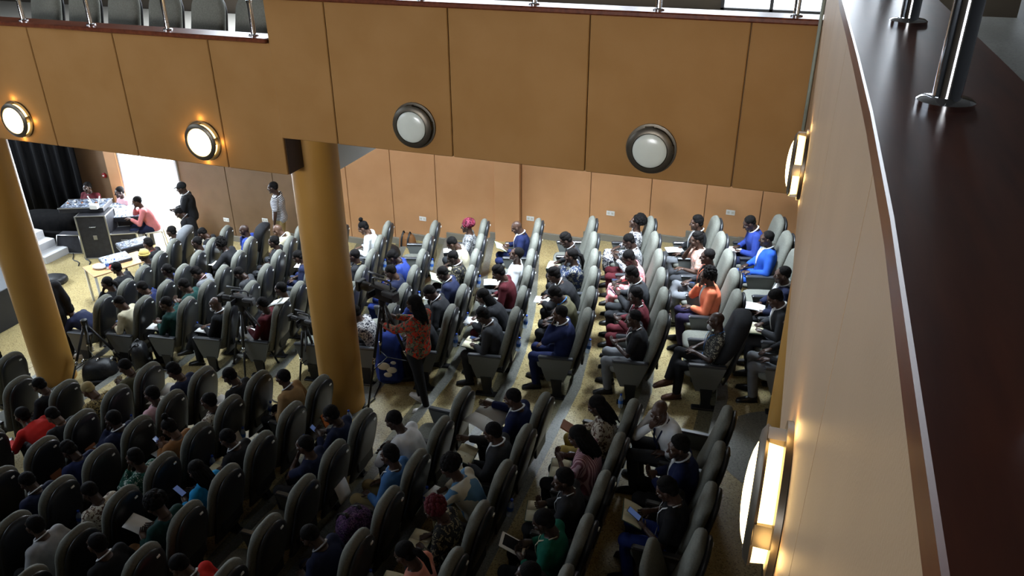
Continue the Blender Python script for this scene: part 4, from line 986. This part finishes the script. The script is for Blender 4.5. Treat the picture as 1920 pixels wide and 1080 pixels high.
def item(kind, label, mw, group=None):
    nm, cat = {'paper': ('paper_sheet', 'paper'), 'notebook': ('notebook', 'notebook'), 'phone': ('mobile_phone', 'phone'), 'tablet': ('tablet', 'tablet'), 'newspaper': ('newspaper', 'newspaper'), 'brown_book': ('book', 'book'), 'bottle': ('water_bottle', 'bottle')}[kind]
    if kind in ('paper',): o = tag(ob(nm, IT['paper'], paperm), label, cat, group); o.matrix_world = mw; return o
    t = root(nm, label, cat, (0, 0, 0), 0, group); t.matrix_world = mw
    if kind == 'notebook':
        ob('cover', IT['cover'], coverm, t)
        for s in (-1, 1): ob('page', IT['page'], pagem, t, mw=trs(s*.074, 0, .001, 0, 0, s*4))
    elif kind == 'newspaper':
        for s in (-1, 1): ob('page', IT['news'], inkm, t, mw=trs(s*.134, 0, .0, 0, 0, s*-9))
    elif kind == 'brown_book': ob('cover', IT['book'], brownbk, t)
    elif kind == 'phone': ob('case', IT['phone'], black, t); ob('screen', IT['screen'], scrm, t)
    elif kind == 'tablet': ob('case', IT['tablet'], paperm, t); ob('screen', IT['tscreen'], darkscr, t)
    elif kind == 'bottle': ob('bottle_body', IT['bot'], pet, t); ob('cap', IT['botcap'], capblue, t); ob('label_band', IT['botlbl'], lblm, t)
    return t
LAP = {'read': (0, .42, .745, 28), 'phone': (.0, .34, .655, 4), 'write': (0, .385, .65, 6), 'forward': (0, .47, .635, 4), 'paper': (.04, .44, .735, 14), 'clasp': (0, .40, .645, 4), 'rest': (0, .36, .645, 4), 'cross': (-.06, .28, .66, 4), 'crossL': (0, .3, .66, 4), 'lookup': (0, .36, .645, 4), 'chin': (-.05, .38, .645, 3), 'chinL': (.05, .38, .645, 3), 'sit_edge': (0, .42, .645, 4), 'sleep': (0, .38, .645, 4), 'bent': (0, .5, .5, 0)}
PHN = {'phone': (.01, .425, .83, 48), 'read': (-.05, .40, .79, 32)}
bpy.context.view_layer.update()
for k, d in A_.items():
    w = d['obj'].matrix_world.copy(); who_ = d['desc'].split(',')[0]
    rr = random.Random(str(k)+'i')
    for it in d['items']:
        if it == 'bottle_floor': item('bottle', 'clear water bottle on the aisle floor beside the person in %s' % who_, w @ trs(-.42, .2, 0), 'water bottles'); continue
        if it == 'paper_back':
            item('paper', 'white sheet draped over the headrest behind the person in red sweater', w @ trs(0, -.23, 1.215, -18, 0), 'loose papers'); continue
        a = LAP.get(d['pose'], (0, .38, .65, 4))
        if it == 'phone': a = PHN.get(d['pose'], (a[0]+.10, a[1]-.02, a[2]+.012, a[3]))
        word = {'paper': 'white sheet of paper held by person in %s', 'notebook': 'open notebook on the lap of person in %s', 'phone': 'mobile phone of person in %s', 'tablet': 'white cased tablet held by person in %s', 'newspaper': 'newspaper held open by person in %s', 'brown_book': 'closed brown leather book held by person in %s'}[it] % who_
        item(it, word+', '+('%s block' % ('far' if k[0] == 'f' else 'near')), w @ trs(a[0], a[1], a[2], a[3], rr.uniform(-14, 14)), {'paper': 'loose papers', 'notebook': 'notebooks', 'phone': 'mobile phones', 'newspaper': 'newspapers'}.get(it))
def seatM(k): x, y, z, r = SEATS[k]; return Matrix.Translation((x, y, z)) @ Matrix.Rotation(r, 4, 'Z')
for k in [('n', 10, 0), ('n', 10, 1), ('n', 8, 2), ('n', 8, 0), ('n', 8, 1), ('n', 8, 4), ('n', 7, 1), ('n', 5, 2), ('n', 5, 4), ('n', 9, 5), ('n', 9, 4), ('n', 4, 2), ('f', 13, 3), ('f', 13, 4), ('f', 12, 2), ('f', 11, 5), ('f', 7, 3), ('f', 7, 4), ('f', 6, 4), ('f', 6, 5), ('f', 8, 1), ('f', 6, 2), ('f', 5, 4), ('f', 5, 5), ('f', 7, 1), ('f', 12, 4), ('f', 4, 5)]:
    item('bottle', 'water bottle behind chair %s' % place_word(k), seatM(k) @ trs(.10, -.262, .50, 9), 'water bottles')
item('bottle', 'blue-capped water bottle on the floor by the foot of the middle column', trs(-5.0, 7.36, zrow(6)), 'water bottles')
def pocket(kind, k, label, m=None, dx=0):
    t = item(kind, label, seatM(k) @ trs(dx, -.268, .62, 72, 0))
    return t
b_ = pocket('brown_book', ('n', 7, 0), 'orange patterned notebook standing in the back pocket of an aisle chair by the column')
b_.children[0].material_slots[0].link = 'OBJECT'; b_.children[0].material_slots[0].material = patt('orange_print', [(.62, .16, .04), (.72, .24, .07), (.45, .10, .03)], 60)
pocket('paper', ('n', 6, 2), 'cream sheet sticking out behind a chair in front of the light blue sweater'); pocket('paper', ('n', 8, 1), 'white sheet in the chair pocket ahead of the black suit writer', dx=-.05)
pocket('brown_book', ('n', 10, 2), 'thin folder in the chair pocket behind the brown haired person'); pocket('brown_book', ('n', 10, 3), 'reddish folder in an empty chair pocket, second block row nine', dx=.05)
# jackets and bags
def jacket_on(k, c, label):
    o = ob('draped_jacket', back_shape(.02, .11, 1.12, .62, 1.23).mesh('draped_jacket'), CL[c]); o.matrix_world = seatM(k); tag(o, label, 'jacket')
jacket_on(('f', 13, 0), 'grey', 'grey jacket draped over a front row chair near the doorway'); jacket_on(('f', 11, 0), 'black', 'black jacket hung over a chair back below the wall socket'); jacket_on(('f', 2, 5), 'black', 'dark coat hung over the aisle chair behind the dotted grey shirt')
def bag(name, label, cat, loc, rotz, sx, sy, sz, m, straps=2, strapm=None, flat=.75):
    t = root(name, label, cat, loc, rotz); rings = []
    for q, s in ((0, .80), (.06, .95), (.3, 1.03), (.6, 1.0), (.82, .9), (.95, .7), (1.0, .4)):
        rings.append([(sx/2*s*abs(math.cos(a))**flat*np.sign(math.cos(a)), sy/2*s*abs(math.sin(a))**flat*np.sign(math.sin(a)), sz*q) for a in np.linspace(0, 2*math.pi, 18, endpoint=False)])
    ob('bag_body', G().loft(rings).mesh('bag_body'), m, t)
    ob('front_pocket', G().rbox(-sx*.34, sx*.34, -sy*.60, -sy*.44, sz*.1, sz*.5, .02).mesh('front_pocket', False), m, t)
    for s in range(straps):
        x = (s-.5*(straps-1))*sx*.4; ob('strap', G().tube([(x, sy*.42, sz*.2), (x, sy*.66, sz*.5), (x, sy*.5, sz*.85), (x, sy*.15, sz*1.02), (x, 0, sz*1.08), (x, -.1*sy, sz*.98)], [(.02, .006)]*6, right=(1, 0, 0), n=8).mesh('strap'), strapm or black, t)
    return t
bkn = noisy('black_nylon', (.008, .008, .009), (.016, .016, .018), 30, .45, bump=.3)
bag('camera_bag', 'black camera bag with looped straps on the floor at the left column', 'bag', (-10.05, 8.0, 0), .5, .55, .38, .5, bkn, 3, steel)
bag('backpack', 'black backpack leaning against the aisle chair of the dark green sweater', 'bag', (-9.45, 8.30, zrow(11)), 2.2, .36, .26, .5, bkn)
bag('backpack', 'grey backpack standing against the side wall by a socket', 'bag', (-7.05, 13.12, zrow(9)), 3.1, .36, .22, .52, CL['brown'])
bag('holdall', 'black holdall on the floor below the grey backpack', 'bag', (-7.25, 12.55, zrow(8)-.0), 3.1, .6, .4, .34, bkn, 2)
bag('patterned_bag', 'purple woven bag on the empty chair below the light blue sweater', 'bag', tuple((seatM(('n', 5, 3)) @ Vector((0, .16, .47)))), 1.2, .38, .26, .36, patt('purple_weave', [(.04, .015, .06), (.10, .04, .12), (.02, .012, .03), (.16, .09, .16)], 55))
b_ = bag('drawstring_bag', 'blue drawstring bag with white print beside the camera tripod', 'bag', (-4.98, 8.50, zrow(6)), .3, .42, .34, .78, CL['royal'], 2, CL['white'])
g = G()
for cx, cz, rr_ in ((-.05, .34, .09), (.06, .28, .075), (.0, .2, .06), (.09, .4, .04)): g.ell((cx, -.208, cz), (rr_, .008, rr_*.7), 12, 6)
ob('white_print', g.mesh('white_print'), paperm, b_)
bag('round_bag', 'small round black bag lying on the floor near the stage', 'bag', (-13.94, 10.64, 0), .3, .5, .38, .16, bkn, 0)
# ------------------------------------------------------------------ tripods and video cameras
def tripod(label, loc, h, rot, spread=.5, head=True):
    t = root('tripod', label, 'tripod', loc, rot, 'camera tripods'); apex = h-.14
    ob('centre_post', G().tube([(0, 0, apex-.35), (0, 0, apex+.08)], .02, n=10).mesh('centre_post'), black, t)
    ob('crown', G().lathe([(.05, apex-.05), (.06, apex-.02), (.06, apex+.02), (.04, apex+.05)], 14).mesh('crown', 'auto'), black, t)
    for k in range(3):
        a = 2*math.pi*k/3; c, s = math.cos(a), math.sin(a); P = lambda u: (spread*u*c+.045*c, spread*u*s+.045*s, apex*(1-u)+.01)
        l = ob('leg', G().tube([P(0), P(.5)], .021, n=8).tube([P(.42), P(1)], .015, n=8).mesh('leg'), black, t)
        ob('clamp', G().tube([P(.47), P(.53)], .024, n=8).mesh('clamp'), steel, l); ob('rubber_foot', G().ell((spread*c+.045*c, spread*s+.045*s, .018), (.025, .025, .018), 10, 6).mesh('rubber_foot'), black, l)
        ob('spreader', G().tube([(0, 0, apex*.45), P(.6)], .007, n=6).mesh('spreader'), black, t)
    if head:
        ob('fluid_head', G().lathe([(.045, apex+.05), (.05, apex+.09), (.05, apex+.14), (.035, apex+.15)], 14).mesh('fluid_head', 'auto'), black, t)
        ob('pan_handle', G().tube([(.03, -.03, apex+.1), (.10, -.22, apex+.0), (.14, -.38, apex-.08)], [.009, .009, .013], n=8).mesh('pan_handle'), black, t)
    return t
def camcorder(label, loc, rot, s=1.0):
    t = root('video_camera', label, 'camera', loc, rot, 'video cameras'); t.scale = (s,)*3; gm = mat('camera_grey', (.05, .052, .058), .4)
    ob('camera_body', G().rbox(-.065, .065, -.20, .14, .0, .17, .015).mesh('camera_body', False), black, t)
    ln = ob('lens', G().lathe([(.05, .13), (.05, .2), (.055, .21), (.055, .3), (.045, .305)], 18, 'y', (0, 0, .085)).mesh('lens', 'auto'), black, t)
    ob('lens_hood', G().rbox(-.07, .07, .30, .36, .02, .15, .008).mesh('lens_hood', False), black, ln)
    ob('handle', G().tube([(0, .12, .16), (0, .12, .235), (0, .08, .25), (0, -.13, .25), (0, -.16, .235), (0, -.16, .16)], .013, n=8).mesh('handle'), gm, t)
    ob('microphone', G().tube([(.06, .0, .25), (.06, .24, .26)], .016, n=10).mesh('microphone'), gm, t)
    ob('viewfinder', G().rbox(-.13, -.06, -.30, -.12, .12, .18, .01).mesh('viewfinder', False), gm, t)
    sc = ob('flip_screen', G().rbox(-.20, -.068, .02, .04, .06, .15, .006).mesh('flip_screen', False), black, t); ob('screen', G().box(-.19, -.078, .018, .0198, .068, .142).mesh('screen', False), darkscr, sc)
    ob('battery', G().rbox(-.045, .045, -.25, -.20, .02, .14, .008).mesh('battery', False), gm, t)
z7 = zrow(6)
tripod('tall black camera tripod beside the red floral blouse', (-4.80, 8.12, z7), 1.52, .3, .42); camcorder('video camera on the tall tripod beside the red floral blouse', (-4.80, 8.12, z7+1.53), R_(75), 1.1)
tripod('black camera tripod among the far aisle chairs left of the middle column', (-7.45, 8.52, zrow(9)), 1.16, .9, .36); camcorder('video camera left of the middle column above the aisle chairs', (-7.45, 8.52, zrow(9)+1.17), R_(95), .95)
tripod('folded-in small tripod just left of the middle column', (-6.32, 8.45, zrow(8)), .95, .2, .18); camcorder('small video camera on the tripod touching the middle column', (-6.32, 8.45, zrow(8)+.95), R_(85), .7)
tripod('empty black tripod standing beside the left column', (-10.30, 8.15, 0), 1.12, .5, .58)
camcorder('camera lying on the chair row at the bottom right', tuple((seatM(('n', 2, 4)) if ('n', 2, 4) in SEATS else Matrix.Translation((-.75, 4.62, zrow(2)))) @ Vector((0, 0, .62))), R_(120), 1.0)
tripod('low tripod holding the camera at the bottom right', (-.75, 4.62, zrow(2)), .60, .2, .2)
# ------------------------------------------------------------------ sound desk by the door
case = noisy('flightcase_black', (.018, .018, .022), (.028, .028, .034), 12, .5, bump=.1); alu = mat('aluminium_edge', (.55, .55, .54), .3, .9); pan_ = patt('mixer_panel', [(.55, .6, .72), (.30, .36, .5), (.62, .66, .78), (.06, .07, .09)], 34, .4); pan2 = patt('mixer_panel_dark', [(.03, .035, .045), (.35, .38, .42), (.02, .02, .025), (.10, .13, .2)], 40, .4)
def flightcase(name, label, loc, rot, sx, sy, sz, e=.02):
    t = root(name, label, 'flight case', loc, rot); ob('case_body', G().box(-sx/2+.006, sx/2-.006, -sy/2+.006, sy/2-.006, .006, sz-.006).mesh('case_body', False), case, t)
    for a in (-1, 1):
        for b in (-1, 1):
            ob('edge_strip', G().rbox(a*sx/2-e/1, a*sx/2+e/2, b*sy/2-e, b*sy/2+e/2, 0, sz, .003).mesh('edge', False), alu, t)
            ob('edge_strip', G().rbox(-sx/2, sx/2, b*sy/2-e/2, b*sy/2+e/2, (sz-e if a > 0 else 0), (sz if a > 0 else e), .003).mesh('edge', False), alu, t)
            ob('edge_strip', G().rbox(a*sx/2-e/2, a*sx/2+e/2, -sy/2, sy/2, (sz-e if b > 0 else 0), (sz if b > 0 else e), .003).mesh('edge', False), alu, t)
    for a in (-1, 1):
        hd = ob('handle', G().tube([(a*.06, -sy/2-.004, sz*.75), (a*.06, -sy/2-.03, sz*.75), (-a*.0, -sy/2-.03, sz*.75)], .008, n=6).mesh('handle'), alu, t)
    ob('latch', G().rbox(-.04, .04, -sy/2-.012, -sy/2, sz*.45, sz*.55, .004).mesh('latch', False), alu, t)
    return t
flightcase('flight_case', 'tall black flight case rack with metal edges beside the sound desk', (-14.05, 12.10, 0), .42, .62, .5, 1.0)
for k, q in enumerate((-.10, .0, .10)):
    pass
t = root('cased_mixer', 'low cased disc mixer with knobs on top of the rack', 'mixer', (-14.30, 12.24, 1.0), .42)
ob('tray', G().rbox(-.55, .38, -.27, .27, 0, .11, .01).mesh('tray', False), case, t); ob('panel', G().box(-.53, .36, -.25, .25, .11, .118).mesh('panel', False), pan2, t)
for b in (-1, 1): ob('edge_strip', G().rbox(-.56, .39, b*.27-.01, b*.27+.01, .09, .115, .003).mesh('edge', False), alu, t)
for q in range(8): ob('knob', G().lathe([(.018, .118), (.016, .14)], 10, c=(-.45+.1*q, .12*math.sin(q*2.1), 0)).mesh('knob', 'auto'), paperm if q % 3 else brownbk, t)
t = root('wireless_router', 'small white router with two antennas on the rack top', 'router', (-13.92, 12.02, 1.118), .3)
ob('router_body', G().rbox(-.08, .08, -.06, .06, 0, .1, .01).mesh('router_body', False), paperm, t)
for s in (-1, 1): ob('antenna', G().tube([(s*.07, .05, .08), (s*.13, .06, .26)], .011, n=8).mesh('antenna'), paperm, t)
t = root('mixing_console', 'large sloping mixing console with pale faders on a dark stand', 'mixer', (-13.72, 12.72, 0), .5)
ob('stand', G().rbox(-.40, .40, -.05, .32, 0, .72, .01).mesh('stand', False), mat('stand_grey', (.10, .105, .12), .5), t)
cm = trs(0, .05, .80, 12); ob('console_body', G().rbox(-.55, .55, -.32, .32, -.06, .05, .01).mesh('console_body', False), case, t, mw=cm)
p_ = ob('panel', G().box(-.53, .53, -.30, .30, .05, .058).mesh('panel', False), pan_, t, mw=cm)
for q in range(14): ob('fader', G().rbox(-.50+.075*q, -.47+.075*q, -.2+.05*math.sin(q), -.17+.05*math.sin(q), .058, .075, .003).mesh('fader', False), paperm, p_)
flightcase('flight_case', 'black flight case below the mixing console with white lettering patches', (-13.55, 12.35, 0), .5, .55, .45, .55)
t = root('floor_monitor', 'black wedge speaker with metal frame on the floor beside the rack', 'speaker', (-14.85, 12.02, 0), .3)
ob('cabinet', G().loft([[(-.3, -.18, 0), (.3, -.18, 0), (.3, .2, 0), (-.3, .2, 0)], [(-.25, -.08, .4), (.25, -.08, .4), (.25, .15, .4), (-.25, .15, .4)]]).mesh('cabinet', False), case, t)
for a in (-1, 1): ob('frame_bar', G().tube([(a*.3, -.19, .01), (a*.25, -.09, .4)], .012, n=6).mesh('frame_bar'), alu, t)
ob('frame_bar', G().tube([(-.25, -.09, .4), (.25, -.09, .4)], .012, n=6).mesh('frame_bar'), alu, t); ob('frame_bar', G().tube([(-.3, -.19, .012), (.3, -.19, .012)], .012, n=6).mesh('frame_bar'), alu, t)
t = root('side_table', 'wooden topped table with white legs in front of the front row', 'table', (-12.15, 10.55, 0), R_(65))
ob('table_top', G().rbox(-.45, .62, -.3, .3, .70, .73, .008).mesh('table_top', False), wood('plywood', (.40, .22, .09), (.5, .3, .14), 3, (2, 12, 12), .5, .1), t)
for a in (-1, 1):
    for b in (-1, 1): ob('leg', G().rbox(.085+a*.5-.02, .085+a*.5+.02, b*.26-.02, b*.26+.02, 0, .70, .004).mesh('leg', False), paperm, t)
def flatmixer(label, loc, rot, sx, sy, pm):
    t = root('audio_mixer', label, 'mixer', loc, rot); ob('mixer_body', G().rbox(-sx/2, sx/2, -sy/2, sy/2, 0, .06, .008).mesh('mixer_body', False), case, t); p = ob('panel', G().box(-sx/2+.015, sx/2-.015, -sy/2+.015, sy/2-.015, .06, .066).mesh('panel', False), pm, t)
    for q in range(8): ob('knob', G().lathe([(.012, .066), (.01, .08)], 8, c=(-sx*.4+sx*.11*q, sy*.25*math.sin(q*1.7), 0)).mesh('knob', 'auto'), paperm, p)
flatmixer('pale blue audio mixer on the wooden table', (-12.22, 10.72, .73), R_(60), .52, .42, pan_); flatmixer('dark digital mixer with a pale screen on a low stand by the doorway', (-12.45, 11.45, .72), R_(60), .6, .4, pan2)
t = root('keyboard_stand', 'low dark stand under the digital mixer', 'stand', (-12.45, 11.45, 0), R_(60)); ob('stand_top', G().rbox(-.3, .3, -.18, .18, .68, .715, .006).mesh('stand_top', False), case, t)
for a in (-1, 1): ob('leg', G().tube([(a*.25, -.16, .68), (a*.25, .16, .0)], .015, n=8).mesh('leg'), black, t); ob('leg', G().tube([(a*.25, .16, .68), (a*.25, -.16, .0)], .015, n=8).mesh('leg'), black, t)
item('bottle', 'blue water bottle at the edge of the wooden table', trs(-12.06, 10.36, .73), 'water bottles'); item('bottle', 'second blue water bottle next to the red pot on the wooden table', trs(-11.93, 10.44, .73), 'water bottles')
tag(ob('red_pot', G().lathe([(.05, 0), (.065, .01), (.065, .05), (.05, .06)], 16).mesh('red_pot', 'auto'), mat('red_plastic', (.6, .03, .02), .4), loc=(-12.0, 10.42, .73)), 'small red pot between the water bottles on the wooden table', 'pot')
tag(ob('plastic_bag', G().ell((0, 0, .04), (.14, .10, .045), 14, 8).mesh('plastic_bag'), mat('thin_white_plastic', (.7, .72, .78), .3), loc=(-12.25, 10.34, .73)), 'crumpled white plastic bag on the corner of the wooden table', 'bag')
def stool(lab, x, y, rot):
    t = root('plastic_stool', lab, 'stool', (x, y, zrow(11) if x > -10 else 0), rot); ob('stool_seat', G().rbox(-.19, .19, -.17, .19, .43, .465, .012).mesh('stool_seat', False), cream, t)
    for a in (-1, 1):
        for b in (-1, 1): ob('leg', G().tube([(a*.15, b*.15, .44), (a*.19, b*.19, 0)], .016, n=8).mesh('leg'), cream, t)
stool('pale stool under the person in a pink shirt', -13.15, 12.75, R_(130)); stool('pale stool under the person in a pale shirt', -14.1, 12.98, R_(160)); stool('pale stool under the person in a dark T-shirt', -11.85, 12.55, R_(110)); stool('pale stool under the person in a red jacket', -8.42, 5.86, R_(88)); stool('pale stool behind the cased mixer', -15.05, 12.98, R_(190))
# drape, stage, cables, fittings
g = G(); n = 60; v = []; f = []
for k in range(n+1):
    x = -19.5+(-15.35+19.5)*k/n; y = 13.12+.07*math.sin(k*1.15)+.03*math.sin(k*.47)
    for q, z in ((0, .02), (.35, 1.4), (1, 4.2)): v += [(x, y-.05*(1-q), z), (x, y+.02-.05*(1-q), z)]
for k in range(n):
    a = 6*k; b = a+6
    for q in (0, 2): f += [(a+q, b+q, b+q+2, a+q+2), (a+q+1, a+q+3, b+q+3, b+q+1)]
    f += [(a, a+1, b+1, b), (a+4, b+4, b+5, a+5)]
tag(ob('stage_drape', g.add(v, f).mesh('stage_drape'), drape), 'black pleated drape hanging at the stage end of the side wall', 'curtain')
bag('covered_pile', 'dark covered heap of gear at the foot of the drape', 'gear', (-15.9, 12.45, 0), .2, 1.7, .7, .62, drape, 0)
stm = mat('stage_grey', (.55, .55, .57), .5)
t = root('stage_steps', 'pale grey wooden steps up to the stage', 'steps', (0, 0, 0))
ob('step', G().rbox(-15.3, -14.82, 11.25, 11.85, 0, .16, .006).mesh('step', False), stm, t); ob('step', G().rbox(-15.75, -15.15, 11.15, 11.85, 0, .32, .006).mesh('step', False), stm, t)
struct(bx('stage_platform', (-24, -15.5, -2, 11.9, 0, .45), stm), 'pale grey stage platform at the left edge')
tag(ob('black_plinth', G().rbox(-16.5, -13.18, 7.6, 9.75, 0, .75, .01).mesh('black_plinth', False), mat('plinth_black', (.02, .022, .028), .45)), 'large black box plinth at the left edge before the stage', 'plinth')
def cable(lab, pts, r=.009, m=black):
    P = []
    for k in range(len(pts)-1):
        for q in range(5):
            u = q/5; P.append(tuple(pts[k][c]*(1-u)+pts[k+1][c]*u+(.05*math.sin(math.pi*u*2) if c == 1 else 0) for c in range(3)))
    P.append(pts[-1]); tag(ob('cable', G().tube(P, r, n=6).mesh('cable'), m), lab, 'cable', 'floor cables')
cable('black cable on the floor between the wedge speaker and the stage steps', [(-14.1, 11.4, .01), (-14.6, 11.75, .01), (-15.1, 12.0, .01), (-15.6, 11.95, .01)], .012)
cable('black cable bundle along the floor behind the wedge speaker', [(-13.9, 11.5, .012), (-14.4, 11.9, .012), (-15.3, 12.25, .012), (-16.0, 12.1, .012)], .014)
cable('black cable trailing across the aisle left of the middle column', [(-7.7, 8.3, zrow(9)+.01), (-7.2, 8.15, zrow(9)+.012), (-7.02, 8.1, zrow(9)+.02), (-6.98, 8.05, zrow(8)+.012), (-6.4, 7.75, zrow(8)+.012), (-6.1, 7.3, zrow(8)+.012)])
cable('black cable looping round the feet of the tall tripod', [(-5.1, 8.35, z7+.012), (-4.95, 7.95, z7+.012), (-5.0, 7.7, z7+.012), (-5.08, 7.9, z7+.012)])
cable('brown wire on the aisle floor in front of the khaki shirt', [(-7.0, 7.9, zrow(8)+.012), (-6.9, 7.6, zrow(8)+.012), (-6.6, 7.35, zrow(8)+.012)], .006, mat('brown_wire', (.2, .12, .06), .5))
pl = G().rbox(-.075, .075, -.012, 0, -.045, .045, .004).mesh('socket_plate', False); sk = G().rbox(-.055, -.015, -.016, -.010, -.02, .02, .003).rbox(.015, .055, -.016, -.010, -.02, .02, .003).mesh('socket_face', False)
for k, (x, z, yy) in enumerate([(-.91, 2.22, 0), (-3.01, 1.93, 0), (-4.55, 1.62, 0), (-6.82, 1.31, 0), (-10.65, .76, 0), (-11.69, .63, 0)]):
    t = root('wall_socket', 'white double wall socket on the side wall, %s from the rear' % ORD[k], 'socket', (x, YW, z), 0, 'wall sockets'); ob('socket_plate', pl, tagm, t); ob('socket_face', sk, mat('socket_ivory', (.62, .6, .52), .5), t)
t = root('alarm_point', 'small red and white alarm point on the wall left of the doorway', 'alarm', (-14.95, YW, 1.3), 0); ob('alarm_base', G().lathe([(.06, 0), (.06, -.03), (.05, -.035)], 16, 'y').mesh('alarm_base', 'auto'), mat('alarm_red', (.25, .01, .01), .4), t); ob('alarm_lens', G().ell((0, -.04, -.005), (.03, .015, .02), 10, 6).mesh('alarm_lens'), tagm, t)
# round grey inlays at the column feet
for x, y, z, r in ((-5.30, 7.72, zrow(7), .66), (.43, 7.72, zrow(1), .80), (-10.77, 7.78, 0, .66)):
    ob('round_inlay', G().lathe([(r, z), (r, z+.003)], 48, c=(x, y, 0)).mesh('round_inlay', 'auto'), terrg, floor)
